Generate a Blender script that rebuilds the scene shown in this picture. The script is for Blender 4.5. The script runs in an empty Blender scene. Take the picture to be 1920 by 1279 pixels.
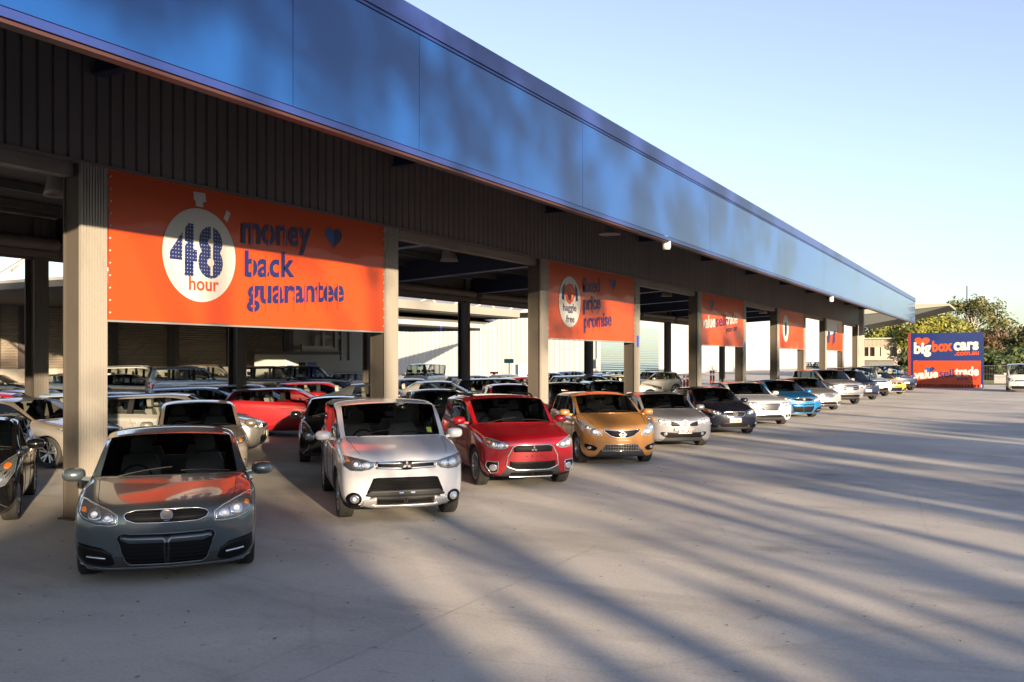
import bpy, bmesh, math, random
from mathutils import Vector, Matrix
from mathutils.bvhtree import BVHTree
R = math.radians
random.seed(7)
scene = bpy.context.scene
COL = scene.collection

# ------------------------------------------------------------ camera, sky, sun
H_CAM = 2.35
THETA = math.atan(950.0/1715.0)          # angle between the view and the long side of the shed
cam_d = bpy.data.cameras.new('camera'); cam = bpy.data.objects.new('camera', cam_d); COL.objects.link(cam)
cam.location = (0, 0, H_CAM); cam.rotation_euler = (R(90), 0, THETA - R(90))
cam_d.sensor_width = 36; cam_d.lens = 36*1715/1920.0; cam_d.shift_y = 32.5/1920
cam_d.clip_start = 0.1; cam_d.clip_end = 3000
scene.camera = cam
SUN_EL = R(9.4); SUN_AZ = R(51.3)        # light travels towards +X,+Y
LX, LY = math.cos(SUN_AZ), math.sin(SUN_AZ)
world = bpy.data.worlds.new('World'); scene.world = world; world.use_nodes = True
wn = world.node_tree; bg = wn.nodes['Background']
sky = wn.nodes.new('ShaderNodeTexSky'); sky.sky_type = 'NISHITA'; sky.sun_disc = False
sky.sun_elevation = SUN_EL; sky.sun_rotation = math.atan2(-LX, -LY)
sky.air_density = 1.0; sky.dust_density = 1.0; sky.ozone_density = 2.5; sky.altitude = 50
hsv = wn.nodes.new('ShaderNodeHueSaturation'); hsv.inputs['Saturation'].default_value = .74; hsv.inputs['Value'].default_value = 1.08; hsv.inputs['Hue'].default_value = .516
wn.links.new(sky.outputs[0], hsv.inputs['Color']); wn.links.new(hsv.outputs[0], bg.inputs[0]); bg.inputs[1].default_value = 0.08
sl = bpy.data.lights.new('sun', 'SUN'); so = bpy.data.objects.new('sun', sl); COL.objects.link(so)
sl.energy = 5.0; sl.angle = R(0.53); sl.color = (1.0, 0.77, 0.51)
so.rotation_euler = Vector((LX*math.cos(SUN_EL), LY*math.cos(SUN_EL), -math.sin(SUN_EL))).to_track_quat('-Z', 'Y').to_euler()
scene.view_settings.view_transform = 'Standard'; scene.view_settings.look = 'None'
scene.view_settings.exposure = 1.95; scene.view_settings.gamma = 1
try:
    scene.cycles.max_bounces = 8; scene.cycles.transparent_max_bounces = 12
    scene.cycles.sample_clamp_indirect = 6
except Exception: pass

# ------------------------------------------------------------ helpers
def at(px, py, z=0.0):
    """point of the world at height z seen at a pixel of the 1920 wide photograph"""
    d = 1715.0*(H_CAM - z)/(py - 672.0); xc = (px - 960.0)/1715.0*d
    return Vector((d*math.cos(THETA) + xc*math.sin(THETA), d*math.sin(THETA) - xc*math.cos(THETA), z))
def on_x(px, X):                          # Y where the plane X=const is seen at px
    t = (px-960)/1715.0
    d = X/(math.cos(THETA) + t*math.sin(THETA)); return d*(math.sin(THETA) - t*math.cos(THETA)), d
def on_y(px, Y):                          # X where the plane Y=const is seen at px
    t = (px-960)/1715.0
    d = Y/(math.sin(THETA) - t*math.cos(THETA)); return d*(math.cos(THETA) + t*math.sin(THETA)), d
def zat(py, d): return H_CAM + (672-py)*d/1715.0

def tag(o, label=None, cat=None, group=None, kind=None):
    if label: o['label'] = label
    if cat: o['category'] = cat
    if group: o['group'] = group
    if kind: o['kind'] = kind
    return o
def empty(name, loc=(0, 0, 0), rz=0.0, parent=None):
    o = bpy.data.objects.new(name, None); COL.objects.link(o); o.location = loc; o.rotation_euler = (0, 0, rz)
    o.empty_display_size = 0.2
    if parent: o.parent = parent
    return o
class MB:
    def __init__(s): s.v = []; s.f = []; s.m = []; s.mi = 0; s.smooth = []
    def add(s, vs, fs, sm=False):
        b = len(s.v); s.v += [tuple(v) for v in vs]; s.f += [tuple(b+i for i in f) for f in fs]
        s.m += [s.mi]*len(fs); s.smooth += [sm]*len(fs)
    def box(s, x0, x1, y0, y1, z0, z1):
        s.add([(x0,y0,z0),(x1,y0,z0),(x1,y1,z0),(x0,y1,z0),(x0,y0,z1),(x1,y0,z1),(x1,y1,z1),(x0,y1,z1)],
              [(3,2,1,0),(4,5,6,7),(0,1,5,4),(1,2,6,5),(2,3,7,6),(3,0,4,7)])
    def bar(s, p, q, w, h=None, up=(0,0,1)):
        h = h or w; p = Vector(p); q = Vector(q); d = (q-p).normalized(); u = Vector(up)
        if abs(d.dot(u)) > .98: u = Vector((1,0,0))
        a = d.cross(u).normalized()*w/2; b = d.cross(a).normalized()*h/2
        vs = [p-a-b, p+a-b, p+a+b, p-a+b, q-a-b, q+a-b, q+a+b, q-a+b]
        s.add(vs, [(0,1,2,3),(7,6,5,4),(4,5,1,0),(5,6,2,1),(6,7,3,2),(7,4,0,3)])
    def tube(s, pts, r, n=8, caps=True):
        rings = []; pts = [Vector(p) for p in pts]
        rr = r if isinstance(r, (list, tuple)) else [r]*len(pts)
        for i, p in enumerate(pts):
            d = (pts[min(i+1, len(pts)-1)] - pts[max(i-1, 0)]).normalized()
            u = Vector((0,0,1)) if abs(d.z) < .95 else Vector((1,0,0))
            a = d.cross(u).normalized(); b = d.cross(a).normalized()
            rings.append([p + (a*math.cos(2*math.pi*k/n) + b*math.sin(2*math.pi*k/n))*rr[i] for k in range(n)])
        vs = [v for r_ in rings for v in r_]; fs = []
        for i in range(len(pts)-1):
            for k in range(n):
                k2 = (k+1) % n; fs.append((i*n+k, i*n+k2, (i+1)*n+k2, (i+1)*n+k))
        if caps: fs.append(tuple(range(n-1, -1, -1))); fs.append(tuple((len(pts)-1)*n+k for k in range(n)))
        s.add(vs, fs, True)
    def lathe(s, prof, n=24, axis='z', o=(0,0,0)):
        vs = []; fs = []; m = len(prof)
        for k in range(n):
            a = 2*math.pi*k/n; c, si = math.cos(a), math.sin(a)
            for r, h in prof:
                v = (r*c, r*si, h) if axis == 'z' else ((r*c, h, r*si) if axis == 'y' else (h, r*c, r*si))
                vs.append((v[0]+o[0], v[1]+o[1], v[2]+o[2]))
        for k in range(n):
            k2 = (k+1) % n
            for i in range(m-1): fs.append((k*m+i, k2*m+i, k2*m+i+1, k*m+i+1))
        s.add(vs, fs, True)
    def build(s, name, mats, parent=None, smooth=None, angle=None):
        me = bpy.data.meshes.new(name); me.from_pydata(s.v, [], s.f)
        ms = mats if isinstance(mats, (list, tuple)) else [mats]
        for m in ms: me.materials.append(m)
        me.polygons.foreach_set('material_index', s.m)
        me.polygons.foreach_set('use_smooth', [bool(smooth) if smooth is not None else b for b in s.smooth])
        bm = bmesh.new(); bm.from_mesh(me); bmesh.ops.recalc_face_normals(bm, faces=bm.faces); bm.to_mesh(me); bm.free()
        if angle: me.set_sharp_from_angle(angle=R(angle))
        me.update(); o = bpy.data.objects.new(name, me); COL.objects.link(o)
        if parent: o.parent = parent
        return o

# ------------------------------------------------------------ materials
_mats = {}
def mat(name, color, rough=.6, metal=0., spec=.5, coat=0., emis=None, noise=None, bump=None, alpha=None, noise2=None):
    if name in _mats: return _mats[name]
    m = bpy.data.materials.new(name); m.use_nodes = True; nt = m.node_tree; b = nt.nodes['Principled BSDF']
    b.inputs['Base Color'].default_value = (*color, 1); b.inputs['Roughness'].default_value = rough
    b.inputs['Metallic'].default_value = metal; b.inputs['Specular IOR Level'].default_value = spec
    b.inputs['Coat Weight'].default_value = coat; b.inputs['Coat Roughness'].default_value = .04
    if emis: b.inputs['Emission Color'].default_value = (*emis[0], 1); b.inputs['Emission Strength'].default_value = emis[1]
    tc = None
    if noise or bump or noise2:
        tc = nt.nodes.new('ShaderNodeTexCoord')
    if noise:                              # (scale, color2, lo, hi, stretch xyz)
        sc, c2, lo, hi, st = noise
        mp = nt.nodes.new('ShaderNodeMapping'); mp.inputs['Scale'].default_value = st
        nz = nt.nodes.new('ShaderNodeTexNoise'); nz.inputs['Scale'].default_value = sc; nz.inputs['Detail'].default_value = 6
        nz.inputs['Roughness'].default_value = .65
        rp = nt.nodes.new('ShaderNodeValToRGB'); rp.color_ramp.elements[0].position = lo; rp.color_ramp.elements[1].position = hi
        rp.color_ramp.elements[0].color = (*color, 1); rp.color_ramp.elements[1].color = (*c2, 1)
        nt.links.new(tc.outputs['Object'], mp.inputs[0]); nt.links.new(mp.outputs[0], nz.inputs[0])
        nt.links.new(nz.outputs[0], rp.inputs[0]); nt.links.new(rp.outputs[0], b.inputs['Base Color'])
    if bump:                               # (scale, strength)
        nb = nt.nodes.new('ShaderNodeTexNoise'); nb.inputs['Scale'].default_value = bump[0]; nb.inputs['Detail'].default_value = 4
        bp = nt.nodes.new('ShaderNodeBump'); bp.inputs['Strength'].default_value = bump[1]; bp.inputs['Distance'].default_value = .02
        nt.links.new(tc.outputs['Object'], nb.inputs[0]); nt.links.new(nb.outputs[0], bp.inputs['Height'])
        nt.links.new(bp.outputs[0], b.inputs['Normal'])
    _mats[name] = m; return m
def paint(name, color, metal=.35, rough=.32):
    return mat('paint_'+name, color, rough, metal, .5, 1.0)
def make_glass(name, tint, k=.75):
    m = bpy.data.materials.new(name); m.use_nodes = True; nt = m.node_tree; nt.nodes.clear()
    o = nt.nodes.new('ShaderNodeOutputMaterial'); mx = nt.nodes.new('ShaderNodeMixShader')
    t = nt.nodes.new('ShaderNodeBsdfTransparent'); t.inputs[0].default_value = (*tint, 1)
    g = nt.nodes.new('ShaderNodeBsdfGlossy'); g.inputs['Roughness'].default_value = .02; g.inputs[0].default_value = (k, k, k, 1)
    lw = nt.nodes.new('ShaderNodeFresnel'); lw.inputs[0].default_value = 1.55
    nt.links.new(lw.outputs[0], mx.inputs[0]); nt.links.new(t.outputs[0], mx.inputs[1]); nt.links.new(g.outputs[0], mx.inputs[2])
    nt.links.new(mx.outputs[0], o.inputs[0]); return m
GLASS = make_glass('windscreen_glass', (.93, .96, .94)); GLASS_D = make_glass('tinted_glass', (.66, .70, .69))
CHROME = mat('chrome', (.8, .8, .82), .12, 1.0); BLACK = mat('black_plastic', (.005, .005, .006), .4, spec=.15)
RUBBER = mat('tyre_rubber', (.018, .018, .018), .85); TRIM = mat('dark_trim', (.03, .03, .032), .5)
ALLOY = mat('alloy', (.36, .37, .39), .30, .9); DALLOY = mat('dark_alloy', (.16, .165, .17), .3, .8)
WHITE_P = mat('white_plastic', (.75, .75, .73), .4); AMBER = mat('amber_lens', (.7, .18, .02), .2, coat=1)
REDL = mat('red_lens', (.35, .01, .012), .15, coat=1); SEATM = mat('seat_cloth', (.20, .19, .17), .8)
SEATL = mat('seat_leather_beige', (.45, .38, .28), .6); LAMP = mat('lamp_reflector', (.72, .74, .78), .16, .85, coat=1)
PROJ = mat('lamp_lens', (.9, .92, .95), .05, .2, coat=1, emis=None); LGREY = mat('lamp_housing', (.24, .25, .26), .2, .7, coat=1)
def textmesh(txt, size, bold=.0, spacing=1.0, align='LEFT', shear=0, extrude=0.0):
    c = bpy.data.curves.new('t', 'FONT'); c.body = txt; c.size = size; c.offset = bold*size; c.space_character = spacing
    c.align_x = align; c.shear = shear; c.extrude = extrude; c.resolution_u = 4; c.space_line = 1.0
    o = bpy.data.objects.new('t', c); COL.objects.link(o); bpy.context.view_layer.update()
    me = bpy.data.meshes.new_from_object(o.evaluated_get(bpy.context.evaluated_depsgraph_get()))
    bpy.data.objects.remove(o); bpy.data.curves.remove(c); return me
def place_text(name, txt, size, origin, ux, uz, m, parent, bold=.02, spacing=1.0, align='LEFT', sx=1.0, extrude=0.0):
    """lettering laid on a plane through origin with text direction ux and up uz"""
    me = textmesh(txt, size, bold, spacing, align, 0, extrude); ux = Vector(ux); uz = Vector(uz); n = ux.cross(uz)
    M = Matrix(((ux.x*sx, uz.x, n.x, origin[0]), (ux.y*sx, uz.y, n.y, origin[1]), (ux.z*sx, uz.z, n.z, origin[2]), (0,0,0,1)))
    me.transform(M); me.materials.clear(); me.materials.append(m)
    o = bpy.data.objects.new(name, me); me.name = name; COL.objects.link(o)
    if parent: o.parent = parent; 
    return o
# ------------------------------------------------------------ ground
def ground_material():
    m = bpy.data.materials.new('concrete_ground'); m.use_nodes = True; nt = m.node_tree; b = nt.nodes['Principled BSDF']
    tc = nt.nodes.new('ShaderNodeTexCoord')
    def noise(scale, detail=6, rough=.6, st=(1,1,1), dist=0):
        mp = nt.nodes.new('ShaderNodeMapping'); mp.inputs['Scale'].default_value = st; mp.inputs['Rotation'].default_value = (0, 0, R(33))
        n = nt.nodes.new('ShaderNodeTexNoise'); n.inputs['Scale'].default_value = scale; n.inputs['Detail'].default_value = detail
        n.inputs['Roughness'].default_value = rough; n.inputs['Distortion'].default_value = dist
        nt.links.new(tc.outputs['Object'], mp.inputs[0]); nt.links.new(mp.outputs[0], n.inputs[0]); return n.outputs[0]
    def ramp(inp, lo, hi, c0, c1):
        r = nt.nodes.new('ShaderNodeValToRGB'); r.color_ramp.elements[0].position = lo; r.color_ramp.elements[1].position = hi
        r.color_ramp.elements[0].color = (*c0, 1); r.color_ramp.elements[1].color = (*c1, 1); nt.links.new(inp, r.inputs[0]); return r.outputs[0]
    def mul(a, b_, f=1.0):
        x = nt.nodes.new('ShaderNodeMix'); x.data_type = 'RGBA'; x.blend_type = 'MULTIPLY'; x.inputs[0].default_value = f
        nt.links.new(a, x.inputs[6]); nt.links.new(b_, x.inputs[7]); return x.outputs[2]
    base = ramp(noise(.35, 8, .62, dist=.6), .32, .70, (.41, .395, .37), (.60, .575, .53))
    big = ramp(noise(.09, 3, .5), .3, .7, (.80, .80, .82), (1, 1, 1))
    fine = ramp(noise(26, 6, .8), .3, .75, (.74, .74, .74), (1.08, 1.06, 1.03))
    spots = ramp(noise(1.7, 7, .75, dist=1.2), .62, .74, (1, 1, 1), (.62, .61, .60))
    sm = ramp(noise(.55, 8, .7, (1, .22, 1), 1.5), .50, .66, (1, 1, 1), (.80, .80, .80))
    tiny = ramp(noise(9, 3, .5), .69, .74, (1, 1, 1), (.45, .43, .42))
    # sparse oil spots
    vo = nt.nodes.new('ShaderNodeTexVoronoi'); vo.inputs['Scale'].default_value = .38; vo.feature = 'F1'
    wob = nt.nodes.new('ShaderNodeTexNoise'); wob.inputs['Scale'].default_value = 3; wob.inputs['Detail'].default_value = 4
    mxv = nt.nodes.new('ShaderNodeMix'); mxv.data_type = 'VECTOR'; mxv.inputs[0].default_value = .22
    nt.links.new(tc.outputs['Object'], wob.inputs[0]); nt.links.new(tc.outputs['Object'], mxv.inputs[4]); nt.links.new(wob.outputs[1], mxv.inputs[5])
    nt.links.new(mxv.outputs[1], vo.inputs[0])
    oil = ramp(vo.outputs[0], .03, .10, (.70, .69, .68), (1, 1, 1))
    wv = nt.nodes.new('ShaderNodeTexVoronoi'); wv.feature = 'DISTANCE_TO_EDGE'; wv.inputs['Scale'].default_value = .16
    mv2 = nt.nodes.new('ShaderNodeMix'); mv2.data_type = 'VECTOR'; mv2.inputs[0].default_value = .12
    w2 = nt.nodes.new('ShaderNodeTexNoise'); w2.inputs['Scale'].default_value = 1.4; w2.inputs['Detail'].default_value = 8
    nt.links.new(tc.outputs['Object'], w2.inputs[0]); nt.links.new(tc.outputs['Object'], mv2.inputs[4]); nt.links.new(w2.outputs[1], mv2.inputs[5])
    nt.links.new(mv2.outputs[1], wv.inputs[0])
    crack = ramp(wv.outputs[0], .0006, .0016, (.91, .905, .90), (1, 1, 1))
    c = base
    for k in (big, fine, spots, sm, tiny, oil, crack): c = mul(c, k)
    nt.links.new(c, b.inputs['Base Color']); b.inputs['Roughness'].default_value = .78; b.inputs['Specular IOR Level'].default_value = .35
    bp = nt.nodes.new('ShaderNodeBump'); bp.inputs['Strength'].default_value = .35; bp.inputs['Distance'].default_value = .012
    nt.links.new(noise(38, 5, .7), bp.inputs['Height']); nt.links.new(bp.outputs[0], b.inputs['Normal'])
    return m
g = MB(); g.add([(-300,-300,0),(900,-300,0),(900,600,0),(-300,600,0)], [(0,1,2,3)])
tag(g.build('ground', ground_material()), kind='structure')
# saw cut joints and patched seam lines in the slab
j = MB(); 
def joint(x0, y0, x1, y1, w=.007):
    d = Vector((x1-x0, y1-y0, 0)).normalized(); n = Vector((-d.y, d.x, 0))*w/2; N = 24
    vs = []; 
    for i in range(N+1):
        t = i/N; p = Vector((x0+(x1-x0)*t, y0+(y1-y0)*t, .004)); q = random.uniform(-.012, .012)
        vs += [p+n+n.normalized()*q, p-n+n.normalized()*q]
    j.add(vs, [(2*i, 2*i+1, 2*i+3, 2*i+2) for i in range(N)])
for k in range(16): joint(2.6+6*k+.4, -8, 2.6+6*k+.4, 11.5)
joint(-4, 4.6, 90, 4.6); joint(-4, -1.6, 90, -1.6)
tag(j.build('ground_joint', mat('joint_filler', (.25, .24, .225), .9, noise=(3, (.48, .46, .42), .40, .58, (1,1,1)))), kind='structure')
gr = MB(); gr.add([(92,-120,.02),(400,-120,.02),(400,4,.02),(92,4,.02)], [(0,1,2,3)])
tag(gr.build('grass_ground', mat('verge_grass', (.10, .13, .03), .95, noise=(.6, (.20, .19, .06), .35, .7, (1,1,1)))), kind='structure')

rl = random.Random(5); lv = []; lf = []
for q in range(420):
    x = rl.uniform(3, 45); y = rl.uniform(-3, 11)**1.0 if rl.random() < .6 else rl.uniform(6, 11); a = rl.random()*6.28; s = rl.uniform(.012, .035); k = len(lv)
    lv += [(x+s*math.cos(a), y+s*math.sin(a), .006), (x-s*.4*math.sin(a), y+s*.4*math.cos(a), .012), (x-s*math.cos(a), y-s*math.sin(a), .006), (x+s*.4*math.sin(a), y-s*.4*math.cos(a), .010)]; lf.append((k, k+1, k+2, k+3))
b = MB(); b.add(lv, lf); tag(b.build('leaf_litter', mat('dry_leaf', (.06, .045, .03), .9)), 'tiny dry leaves scattered over the concrete lot', 'leaf litter', kind='stuff')
# ------------------------------------------------------------ the long shed
YF, YW, YR, XE = 7.5, 11.8, 23.2, 82.3
BAY = 7.25; X0 = 8.94                        # right front edge of the first column
COLX = [X0 + BAY*i for i in range(-2, 11)]
ZH = 5.20                                    # underside of the header cladding
STEEL = mat('column_side_shade', (.052, .044, .036), .65, noise=(2.2, (.028, .024, .02), .52, .8, (1, 1, .35)), bump=(30, .1))  # darkened so the column sides look shaded beside the bright fronts
CLADC = mat('column_cladding', (.20, .188, .17), .5, noise=(1.6, (.12, .108, .094), .50, .85, (1, 1, .3)))
HEAD = mat('header_cladding', (.118, .100, .094), .5, noise=(.8, (.082, .068, .064), .35, .75, (1, 1, .25)))
NAVY = mat('navy_steel', (.018, .022, .055), .45); CEIL = mat('roof_sheeting', (.045, .042, .04), .6, noise=(1.5, (.025,.024,.023), .4, .7, (1,.2,1)))
PURL = mat('galvanised_purlin', (.13, .13, .13), .45, .5)
DRUM = mat('roller_drum', (.15, .125, .105), .55, noise=(3, (.09, .075, .065), .45, .75, (.3, 1, 1)))
shed = empty('car_shed', (8, YW, 0))
tag(shed, 'long open fronted steel car shed with blue fascia and dark ribbed header', 'shed')
def S(mb, name, m, **k):
    o = mb.build(name, m, None, **k); o.parent = shed; o.matrix_parent_inverse = Matrix.Translation(-shed.location); return o
b = MB()                                     # ribbed header cladding
def ribs(b, x0, x1, y, z0, z1, pitch=.23, depth=.035, g=.035, n=-1):
    x = x0
    pts = []
    while x < x1-1e-6:
        xe = min(x+pitch, x1); pts += [(x, y), (xe-g*1.6, y), (xe-g*1.2, y-n*depth), (xe-g*.4, y-n*depth)]; x = xe
    pts.append((x1, y)); N = len(pts)
    b.add([(p[0], p[1], z0) for p in pts] + [(p[0], p[1], z1) for p in pts], [(i, i+1, N+i+1, N+i) for i in range(N-1)])
ribs(b, -14, XE, YW-.02, ZH, 6.93)
b.box(-14, XE, YW+.03, YW+.10, ZH-.0, 6.93)
b.box(-14, XE, YW-.05, YW+.10, ZH-.04, ZH-.002)
S(b, 'header_wall', HEAD)
b = MB()                                     # canopy deck with main roof
b.box(-14, XE, YF+.10, YW+.1, 6.95, 7.22)
yr = YR+.8; zr0, zr1 = 6.14, 6.36
b.add([(-14, YW+.1, 6.95), (XE, YW+.1, 6.95), (XE, yr, zr0), (-14, yr, zr0), (-14, YW+.1, 7.22), (XE, YW+.1, 7.22), (XE, yr, zr1), (-14, yr, zr1)], [(3,2,1,0),(4,5,6,7),(1,2,6,5),(2,3,7,6),(3,0,4,7)])
S(b, 'roof', CEIL)
b = MB()
ribs(b, -14, XE-.0, YR+.02, 5.0, 6.15, n=1)
b.box(-14, XE, YR-.08, YR-.02, 5.0, 6.15)
S(b, 'rear_header', HEAD)
for i, x in enumerate(COLX):
    xc = x - .22
    b = MB()                                 # rafter over the column, falling to the back, with a canopy arm to the fascia
    b.add([(xc-.07, YW+.1, 6.05), (xc+.07, YW+.1, 6.05), (xc+.07, YR-.1, 5.45), (xc-.07, YR-.1, 5.45),
           (xc-.07, YW+.1, 6.94), (xc+.07, YW+.1, 6.94), (xc+.07, YR-.1, 6.17), (xc-.07, YR-.1, 6.17)],
          [(3,2,1,0),(4,5,6,7),(0,1,5,4),(1,2,6,5),(2,3,7,6),(3,0,4,7)])
    b.mi = 1
    b.add([(xc-.15, YW+.1, 6.03), (xc+.15, YW+.1, 6.03), (xc+.15, YR-.1, 5.43), (xc-.15, YR-.1, 5.43),
           (xc-.15, YW+.1, 6.06), (xc+.15, YW+.1, 6.06), (xc+.15, YR-.1, 5.46), (xc-.15, YR-.1, 5.46)],
          [(3,2,1,0),(4,5,6,7),(0,1,5,4),(1,2,6,5),(2,3,7,6),(3,0,4,7)])
    b.mi = 0
    S(b, 'rafter', [NAVY, mat('rafter_flange', (.10, .14, .26), .4)])
    b = MB(); b.box(xc-.10, xc+.10, YF+.12, YW-.06, 6.46, 6.49); b.box(xc-.02, xc+.02, YF+.12, YW-.06, 6.49, 6.94)
    S(b, 'canopy_beam', NAVY)
b = MB()
for y in [8.6, 9.7, 10.8]: b.box(-14, XE, y, y+.06, 6.80, 6.945)
for y in [13.2, 14.9, 16.6, 18.3, 20.0, 21.7]:
    zp = 6.94 - (y-YW)*.0668; b.box(-14, XE, y, y+.07, zp-.2, zp)
S(b, 'purlin', PURL)
# roller shutter drums at the front and the rear openings
for i in range(len(COLX)-1):
    x0, x1 = COLX[i]+.02, COLX[i+1]-.46
    if (i-2) % 2 == 1 or i < 2:
        b = MB(); b.box(x0, x1, YW+.14, YW+.34, 4.98, 5.17); b.box(x0, x1, YW+.18, YW+.40, 5.17, 5.5); S(b, 'shutter_drum', DRUM)
    b = MB(); b.lathe([(.0, 0), (.17, 0), (.17, x1-x0), (0, x1-x0)], 14, 'x', (x0, YR-.36, 5.42))
    S(b, 'shutter_drum', DRUM, angle=40)
    b = MB(); b.box(x0, x1, YR-.46, YR-.40, 5.05, 5.2); S(b, 'shutter_rail', DRUM)
BLUE = mat('blue_fascia', (.004, .040, .18), .22, .0, .5, coat=.6, bump=(.9, .10), noise=(.35, (.006, .050, .21), .35, .7, (1, 1, .5)))
BLUE2 = mat('blue_fascia_trim', (.016, .032, .15), .35, coat=.3)
UND = mat('underside_reflection_red', (.045, .018, .018), .5)  # red tint paints in the orange banners' reflection
seams = [-14, -2.5, 3.4, 8.2, 10.8, 16.4, 24.9, 33.4, 42.0, 50.5, 59, 67.5, 75.5, XE+.08]
for a, c in zip(seams[:-1], seams[1:]):
    b = MB(); b.box(a+.006, c-.006, YF, YF+.06, 5.33, 6.98)
    S(b, 'fascia_panel', BLUE)
b = MB()
b.box(-14, XE+.08, YF-.045, YF+.10, 7.03, 7.32); b.box(-14, XE+.08, YF-.02, YF+.10, 6.985, 7.027)
b.box(-14, XE+.08, YF-.05, YF+.07, 5.22, 5.30)
S(b, 'fascia_trim', BLUE2)
b = MB(); b.box(-14, XE+.08, YF-.02, YF+.11, 5.18, 5.216); b.box(-14, XE+.08, YF+.105, YF+.12, 5.22, 5.6); S(b, 'fascia_soffit', UND)
b = MB(); b.box(XE, XE+.07, YF+.11, YW, 6.5, 7.2); b.add([(XE, YW, 6.5), (XE+.07, YW, 6.5), (XE+.07, YR+.7, 5.7), (XE, YR+.7, 5.7), (XE, YW, 7.2), (XE+.07, YW, 7.2), (XE+.07, YR+.7, 6.4), (XE, YR+.7, 6.4)], [(3,2,1,0),(4,5,6,7),(0,1,5,4),(1,2,6,5),(2,3,7,6),(3,0,4,7)]); S(b, 'end_barge', mat('cream_barge', (.30, .29, .26), .5))

def column(x, y, rear=False):
    r = empty('shed_column', (x-.22, y+.22, 0)); b = MB()
    # H section, web showing from the side
    zt_ = 6.9 if not rear else 6.1
    b.box(-.19, .19, -.20, -.17, 0, zt_); b.box(-.19, .19, .19, .22, 0, zt_); b.box(-.02, .02, -.17, .19, 0, zt_)
    b.box(-.17, -.13, -.17, .19, 0, zt_) if not rear else None
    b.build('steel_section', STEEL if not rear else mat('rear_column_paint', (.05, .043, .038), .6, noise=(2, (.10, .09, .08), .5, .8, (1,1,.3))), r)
    b = MB(); N = 9; w = .42
    pts = []
    for k in range(N):
        xx = -w/2 + w*k/N; pts += [(xx, -.225), (xx+w/N*.62, -.225), (xx+w/N*.72, -.205), (xx+w/N*.9, -.205)]
    pts.append((w/2, -.225)); n = len(pts)
    b.add([(p[0], p[1], .0) for p in pts] + [(p[0], p[1], 5.18 if not rear else 6.1) for p in pts], [(i, i+1, n+i+1, n+i) for i in range(n-1)])
    if not rear: b.box(-.215, -.195, -.23, -.17, 0, 5.18); b.box(.195, .215, -.23, -.17, 0, 5.18)
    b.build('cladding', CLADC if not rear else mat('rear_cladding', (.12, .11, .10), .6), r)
    b = MB(); b.box(-.25, .25, -.26, .26, 0, .025)
    for sx in (-.2, .2):
        for sy in (-.22, .22): b.lathe([(0, .055), (.02, .055), (.02, .025)], 6, 'z', (sx, sy, 0))
    b.build('base_plate', STEEL, r)
    return r
ORD = ['first', 'second', 'third', 'fourth', 'fifth', 'sixth', 'seventh', 'eighth', 'ninth', 'tenth', 'eleventh', 'twelfth', 'thirteenth']
for i in range(0, 11):
    x = X0 + BAY*i
    c = column(x, YW)
    ban = 'left' if i % 2 == 0 else 'right'
    tag(c, f'pale ribbed steel column of the shed front, {ORD[i]} along from the grey sedan', 'column', 'columns along the shed front')
    if i == 0: tag(c, 'pale ribbed steel column beside the grey sedan, scuffed near its base')
    if i == 3 or i == 5:
        b = MB(); b.box(-.09, .09, -.236, -.229, 2.75, 3.15); b.build('blue_notice', mat('blue_notice', (.03, .05, .35), .5), c)
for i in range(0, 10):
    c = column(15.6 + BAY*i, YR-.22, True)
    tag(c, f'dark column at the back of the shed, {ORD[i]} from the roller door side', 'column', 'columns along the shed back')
c = empty('corner_post', (XE+.25, YW-.1, 0)); b = MB(); b.box(-.25, .2, -.2, .2, 0, 6.5); b.build('post', mat('white_post', (.30, .29, .27), .5), c)
b = MB(); b.box(-.3, .25, -.25, .25, 6.5, 6.9); b.build('cap', mat('white_post', (0,0,0)), c)
tag(c, 'sunlit white post at the far corner of the shed', 'post')

# ------------------------------------------------------------ banners
ORANGE = mat('orange_vinyl', (.36, .040, .003), .38, .0, .4, coat=.25, bump=(1.3, .12))
NAVYT = mat('navy_print', (.008, .012, .075), .45); WHITEB = mat('white_print', (.36, .36, .36), .45); ORT = mat('orange_print', (.36, .04, .006), .45)
BLUEL = mat('light_blue_print', (.008, .05, .20), .45)
def halftone():
    m = bpy.data.materials.new('halftone_print'); m.use_nodes = True; nt = m.node_tree; b_ = nt.nodes['Principled BSDF']; b_.inputs['Roughness'].default_value = .45
    tc = nt.nodes.new('ShaderNodeTexCoord'); mp = nt.nodes.new('ShaderNodeMapping'); mp.inputs['Scale'].default_value = (1, 0, 1)
    v = nt.nodes.new('ShaderNodeTexVoronoi'); v.inputs['Scale'].default_value = 17; v.inputs['Randomness'].default_value = .0
    rp = nt.nodes.new('ShaderNodeValToRGB'); rp.color_ramp.interpolation = 'CONSTANT'; rp.color_ramp.elements[1].position = .13
    rp.color_ramp.elements[0].color = (.36, .38, .4, 1); rp.color_ramp.elements[1].color = (.008, .014, .08, 1)
    nt.links.new(tc.outputs['Object'], mp.inputs[0]); nt.links.new(mp.outputs[0], v.inputs[0]); nt.links.new(v.outputs[0], rp.inputs[0]); nt.links.new(rp.outputs[0], b_.inputs[0]); return m
HALF = halftone()
def heart(cx, cz, w, h, y, n=40):
    pts = []
    for k in range(n):
        t = 2*math.pi*k/n; x = math.sin(t)**3; z = (13*math.cos(t)-5*math.cos(2*t)-2*math.cos(3*t)-math.cos(4*t))/16.0
        pts.append((cx + x*w/2, y, cz + (z+.12)*h/2))
    return pts
def flat_poly(pts, th=.004):
    b = MB(); n = len(pts); b.add(pts, [tuple(range(n))]); return b
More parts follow.
